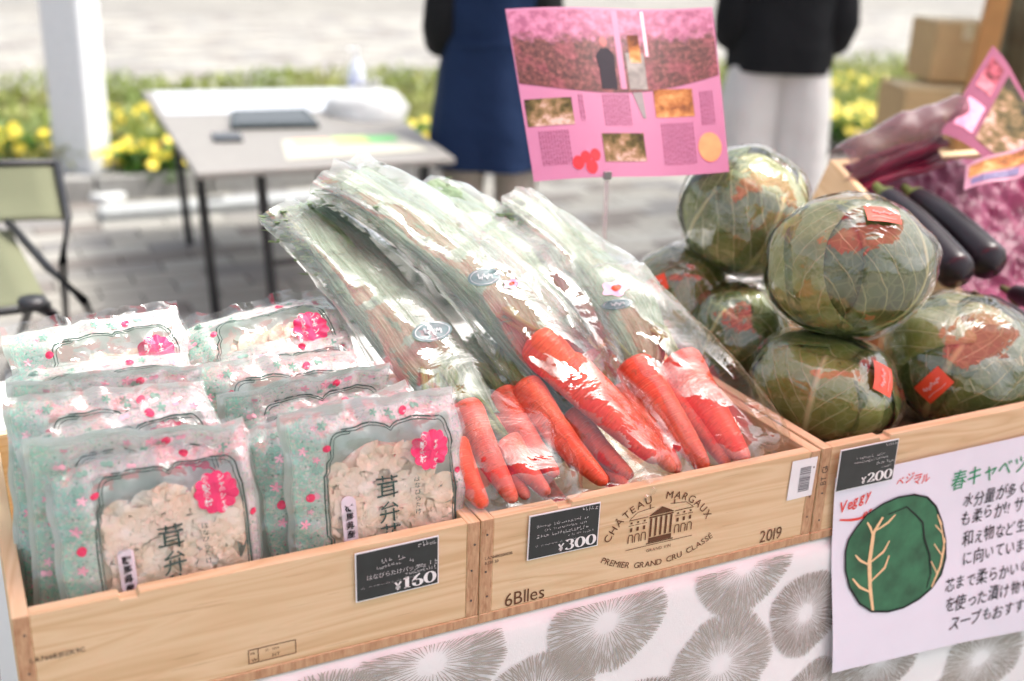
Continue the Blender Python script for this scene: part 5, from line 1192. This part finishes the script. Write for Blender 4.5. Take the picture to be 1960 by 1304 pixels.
# ------------------------------------------------------------------ people standing behind (frame shows them from waist to knee)
M_skin = plain('skin', (.50,.30,.22), .5, .06); M_hair = plain('hair_black', (.015,.012,.011), .4, .2); M_shoe = plain('shoe_dark', (.04,.035,.03), .5, .1)
def person(loc, yaw, h, label, parts):
    root = empty('person', loc, label, 'person', 'people behind the stall'); root.rotation_euler.z = yaw; k = h/1.70
    V = []; E_ = []; RD = []
    def v(x, y, z, r, par=None):
        V.append((x*k, y*k, z*k)); RD.append(r*k)
        if par is not None: E_.append((par, len(V)-1))
        return len(V)-1
    pel = v(0,0,.93,.125); sp1 = v(0,.01,1.08,.115,pel); che = v(0,.0,1.28,.13,sp1); nk0 = v(0,.01,1.42,.07,che); nk1 = v(0,-.005,1.48,.052,nk0)
    jaw = v(0,-.03,1.535,.062,nk1); hd = v(0,-.012,1.61,.088,jaw); v(0,0,1.67,.07,hd); v(0,-.108,1.585,.014,hd)
    v(.085,.0,1.60,.016,hd); v(-.085,.0,1.60,.016,hd)
    for s in (-1, 1):
        hp = v(s*.095,0,.88,.095,pel); kn = v(s*.105,-.01,.49,.062,hp); an = v(s*.11,.02,.09,.040,kn); v(s*.12,-.06,.045,.040,an); v(s*.125,-.15,.035,.03,len(V)-1)
        sh = v(s*.17,.01,1.37,.062,che); el = v(s*.195,.02,1.10,.022,sh); wr_ = v(s*.15,-.19,1.10,.024,el); pm_ = v(s*.12,-.25,1.10,.034,wr_); pq = v(s*.10,-.285,1.10,.032,pm_)
        for f_ in range(4): a = v(s*(.09-.012*f_+.02), -.325, 1.12-.02*f_, .009, pq); b = v(s*(.075-.012*f_+.015), -.35+.004*f_, 1.115-.02*f_, .008, a)
        a = v(s*.10,-.265,1.145,.010,pm_); v(s*.085,-.29,1.155,.009,a)
    me = bpy.data.meshes.new('body'); me.from_pydata(V, E_, []); me.materials.append(M_skin); o = link('body', me, root)
    m = o.modifiers.new('skin', 'SKIN'); m.use_smooth_shade = True
    for i, sv in enumerate(me.skin_vertices[0].data): sv.radius = (RD[i], RD[i]*.9); sv.use_root = (i == 0)
    subsurf(o, 2)
    def loft(name, rings, mat, fold=.0, nf=7, sd=0., open_=True):
        n = len(rings)
        def fn(u, vv):
            q = vv*(n-1); i = min(int(q), n-2); f = q-i; f = f*f*(3-2*f); A, B_ = rings[i], rings[i+1]; z, x, y, rx, ry = [A[j]*(1-f)+B_[j]*f for j in range(5)]
            a = u*6.28318; w = 1 + fold*(math.sin(a*nf+sd+z*2) + nz(math.cos(a)*3, math.sin(a)*3, z*2+sd))*max(.15, 1-vv*.9)
            return Vector((x + rx*w*math.cos(a), y + ry*w*math.sin(a), z))*k
        o = MB().grid(fn, 48, 30, closed=True).build(name, mat, root, True); return o
    def sleeve(s, mat, end=1., r=1.):
        pts = [(s*.14,.01,1.40),(s*.165,.012,1.34),(s*.185,.03,1.22),(s*.20,.045,1.12),(s*.195,.0,1.07),(s*.18,-.06,1.07),(s*.15,-.17,1.09)]
        MB().tube([Vector(p)*k for p in pts], [q*k*r for q in (.065,.075,.070,.066,.064,.06,.055)], 14).build('sleeve', mat, root, True)
    parts(loft, sleeve, root, k)
    def hairf(u, vv):
        a = u*6.28318; th = vv*2.0; return (Vector((.094*math.sin(th)*math.cos(a), .015+.104*math.sin(th)*math.sin(a) + .02*sst(.5,1,vv)*max(0, math.sin(a)), 1.62 + .105*math.cos(th) - .05*sst(.6,1,vv)*max(0, math.sin(a)))) + Vector((0,0,.004*nz(u*30, vv*5))))*k
    MB().grid(hairf, 30, 14, closed=True).build('hair', M_hair, root, True)
    for s in (-1, 1):
        MB().lathe([(.001,0),(.008,.0),(.009,.004),(.001,.006)], 10, c=Vector((s*.033,-.095,1.62))*k).build('eye', plain('eye_dark', (.03,.02,.015), .2), root, True)
        MB().grid(lambda u, v, s=s: Vector((s*.12 + .052*math.cos(u*6.283)*math.sin(v*math.pi), -.055 + .14*math.sin(u*6.283)*math.sin(v*math.pi), max(.004, .05 - .055*math.cos(v*math.pi))))*k, 16, 10, closed=True).build('shoe', M_shoe, root, True)
    return root
def cloth_mat(name, col, s=25.):
    n = Nt(name); co = n.coord('Object'); c = n.mix(n.m('MULTIPLY', n.noise(co, 4., 4), .5), col, tuple(k*.6 for k in col)); return n.done(n.bsdf(c, .85, n.bump(n.noise(co, 9., 4), .5, .03), .2))
NAVY, BLK, GRY, WHT = cloth_mat('navy_cloth', (.010,.026,.075)), cloth_mat('black_cloth', (.010,.011,.013)), cloth_mat('beige_trousers', (.42,.38,.33)), cloth_mat('off_white_trousers', (.70,.69,.67))
def dress_navy(loft, sleeve, root, k):
    for s in (-1, 1): loft('trouser_leg', [(.08, s*.11, .02, .075, .08), (.30, s*.11, .01, .082, .085), (.50, s*.105, 0, .085, .09), (.90, s*.09, 0, .10, .12)], GRY, .03, 5, s)
    loft('apron', [(.595, 0, .0, .255, .20), (.75, 0, 0, .245, .19), (.95, 0, 0, .215, .165), (1.10, 0, .005, .185, .15), (1.25, 0, .01, .185, .15), (1.40, 0, .01, .165, .11), (1.45, 0, .01, .08, .07)], NAVY, .075, 6, 2.)
    for s in (-1, 1): sleeve(s, BLK, 1, 1.12)
    loft('waist_tie', [(1.055, 0, .003, .196, .160), (1.07, 0, .003, .198, .162), (1.085, 0, .003, .196, .160)], NAVY, .0)
def dress_black(loft, sleeve, root, k):
    for s in (-1, 1): loft('trouser_leg', [(.07, s*.115, .02, .105, .11), (.30, s*.115, .01, .115, .12), (.60, s*.11, 0, .125, .13), (.80, s*.10, 0, .125, .14), (1.0, s*.075, 0, .115, .14)], WHT, .07, 4, s*2)
    loft('jacket', [(.93, 0, .0, .205, .175), (1.02, 0, 0, .215, .18), (1.15, 0, .005, .215, .17), (1.30, 0, .01, .22, .16), (1.40, 0, .01, .175, .12), (1.47, 0, .01, .075, .07)], BLK, .045, 5, 1.)
    for s in (-1, 1): sleeve(s, BLK, 1, 1.25)
p1 = at_z(948, 308, .60); person((p1.x, p1.y+.05, 0), R(180)-YAW*.9, 1.66, 'person in a long navy apron with black sleeves standing behind the pink leaflet', dress_navy)
p2 = at_z(1492, 130, .95); person((p2.x, p2.y, 0), R(180)-YAW*1.1, 1.72, 'person in black jacket and loose off white trousers behind the cabbages', dress_black)

# ------------------------------------------------------------------ cardboard boxes and tree trunk at the upper right
M_cb = plain('cardboard', (.50,.34,.17), .8, .06, 12., .1, 90.); M_cb2 = plain('cardboard_side', (.46,.25,.09), .8, .08, 12.); M_tape = plain('packing_tape', (.62,.55,.36), .35)
def carton(px, py, t, w, d, h, yaw, label):
    c = at_d(px, py, t); root = empty('cardboard_box', (c.x, c.y, c.z), label, 'cardboard box', 'cardboard boxes by the tree'); root.rotation_euler.z = yaw
    bevel(MB().box((0,0,h/2), (w,d,h)).build('carton', M_cb, root), .006)
    for s in (-1, 1): bevel(MB().box((0, s*d/4, h+.003), (w-.004, d/2-.003, .004)).build('flap', plain('flap_board', (.56,.42,.24), .8), root), .001)
    MB().box((0,0,h+.0065), (w*1.0, .05, .002)).build('tape', M_tape, root); MB().box((0,-d/2-.001,h*.86), (.05,.002,h*.26)).build('tape', M_tape, root)
    return c
T5 = 5.6
lowc = at_d(1800, 300, T5)
cb = carton(1790, 272, T5, .50, .36, .27, R(-24), 'lower cardboard box of the stack beside the tree trunk')
carton(1812, 150, T5, .30, .32, .27, R(-24), 'upper cardboard box of the stack beside the tree trunk')
stz = at_d(1790, 272, T5); stl = empty('low_bench', (stz.x, stz.y+.02, 0), 'low wooden bench carrying the cardboard boxes', 'bench'); stl.rotation_euler.z = R(-24)
bevel(MB().box((0,0,stz.z-.016), (.62,.44,.03)).build('seat', MT['wood_x'], stl), .004)
for x in (-.27,.27):
    for y in (-.18,.18): MB().box((x,y,(stz.z-.032)/2), (.05,.05,stz.z-.032)).build('leg', MT['wood_z'], stl)
pb = at_d(1852, 150, 5.3); bd_ = empty('wooden_board', (pb.x, pb.y, 0), 'upright orange brown wooden board between the cardboard boxes and tree', 'board'); bd_.rotation_euler = (0, R(3.5), R(-30))
bevel(MB().box((0,0,.95), (.10,.04,1.9)).build('plank', plain('orange_board', (.46,.22,.07), .6, .15, 10.), bd_), .004)
bevel(MB().box((0,.03,.9), (.06,.02,.12)).build('bracket', MT['steel'], bd_), .002)
tp = at_z(1985, 330, 0); d0 = ray(1985, 100); tp = at_d(1978, 330, 5.9); tp.z = 0
tree = empty('tree', tp, 'thick tree trunk with mottled olive bark at the upper right edge', 'tree')
def bark():
    n = Nt('mottled_bark'); co = n.coord('Object', (1,1,.35)); f = n.noise(co, 9., 6, .65); g = n.noise(n.coord('Object'), 3.5, 3)
    c = n.ramp(f, [(.3, (.075,.06,.04)), (.5, (.16,.135,.085)), (.7, (.26,.24,.17))]); c = n.mix(n.m('MULTIPLY', n.ramp(g, [(.5,(0,)*3),(.65,(1,)*3)]), .6), c, (.20,.20,.13))
    return n.done(n.bsdf(c, .9, n.bump(f, .9, .03), .15))
MBK = bark()
def trk(u, v):
    a = u*6.28318; z = v*2.3; r = .28*(1 + .45*math.exp(-z*5) - .10*v) ; r *= 1 + .07*nz(math.cos(a)*2.5, math.sin(a)*2.5, z*.8) + .02*nz(math.cos(a)*9, math.sin(a)*9, z*3)
    return Vector((r*math.cos(a), r*math.sin(a), z))
MB().grid(trk, 40, 40, closed=True).build('trunk', MBK, tree, True)
lm = MB(); tips = []
for k in range(7):
    a = k*.9; p = Vector((0,0,2.1+.12*(k % 3))); pts = [p]; d = Vector((math.cos(a), math.sin(a), 1.1)).normalized()
    for i in range(5): p = p + d*.42; d = (d + Vector((rnd(-.25,.25), rnd(-.25,.25), rnd(-.05,.2)))).normalized(); pts.append(p)
    lm.tube(pts, [.11,.09,.07,.05,.035,.02], 8); tips += pts[2:]
lm.build('limb', MBK, tree, True)
cr = MB()
for k in range(5200):
    c = random.choice(tips) + Vector((rnd(-.5,.5), rnd(-.5,.5), rnd(-.35,.5))); leaf(cr, c, rnd(.05,.10), rnd(.014,.026), .4)
cr.build('crown', leaf_mat('tree_leaves', (.04,.09,.02), (.07,.14,.03), (.12,.2,.05)), tree)
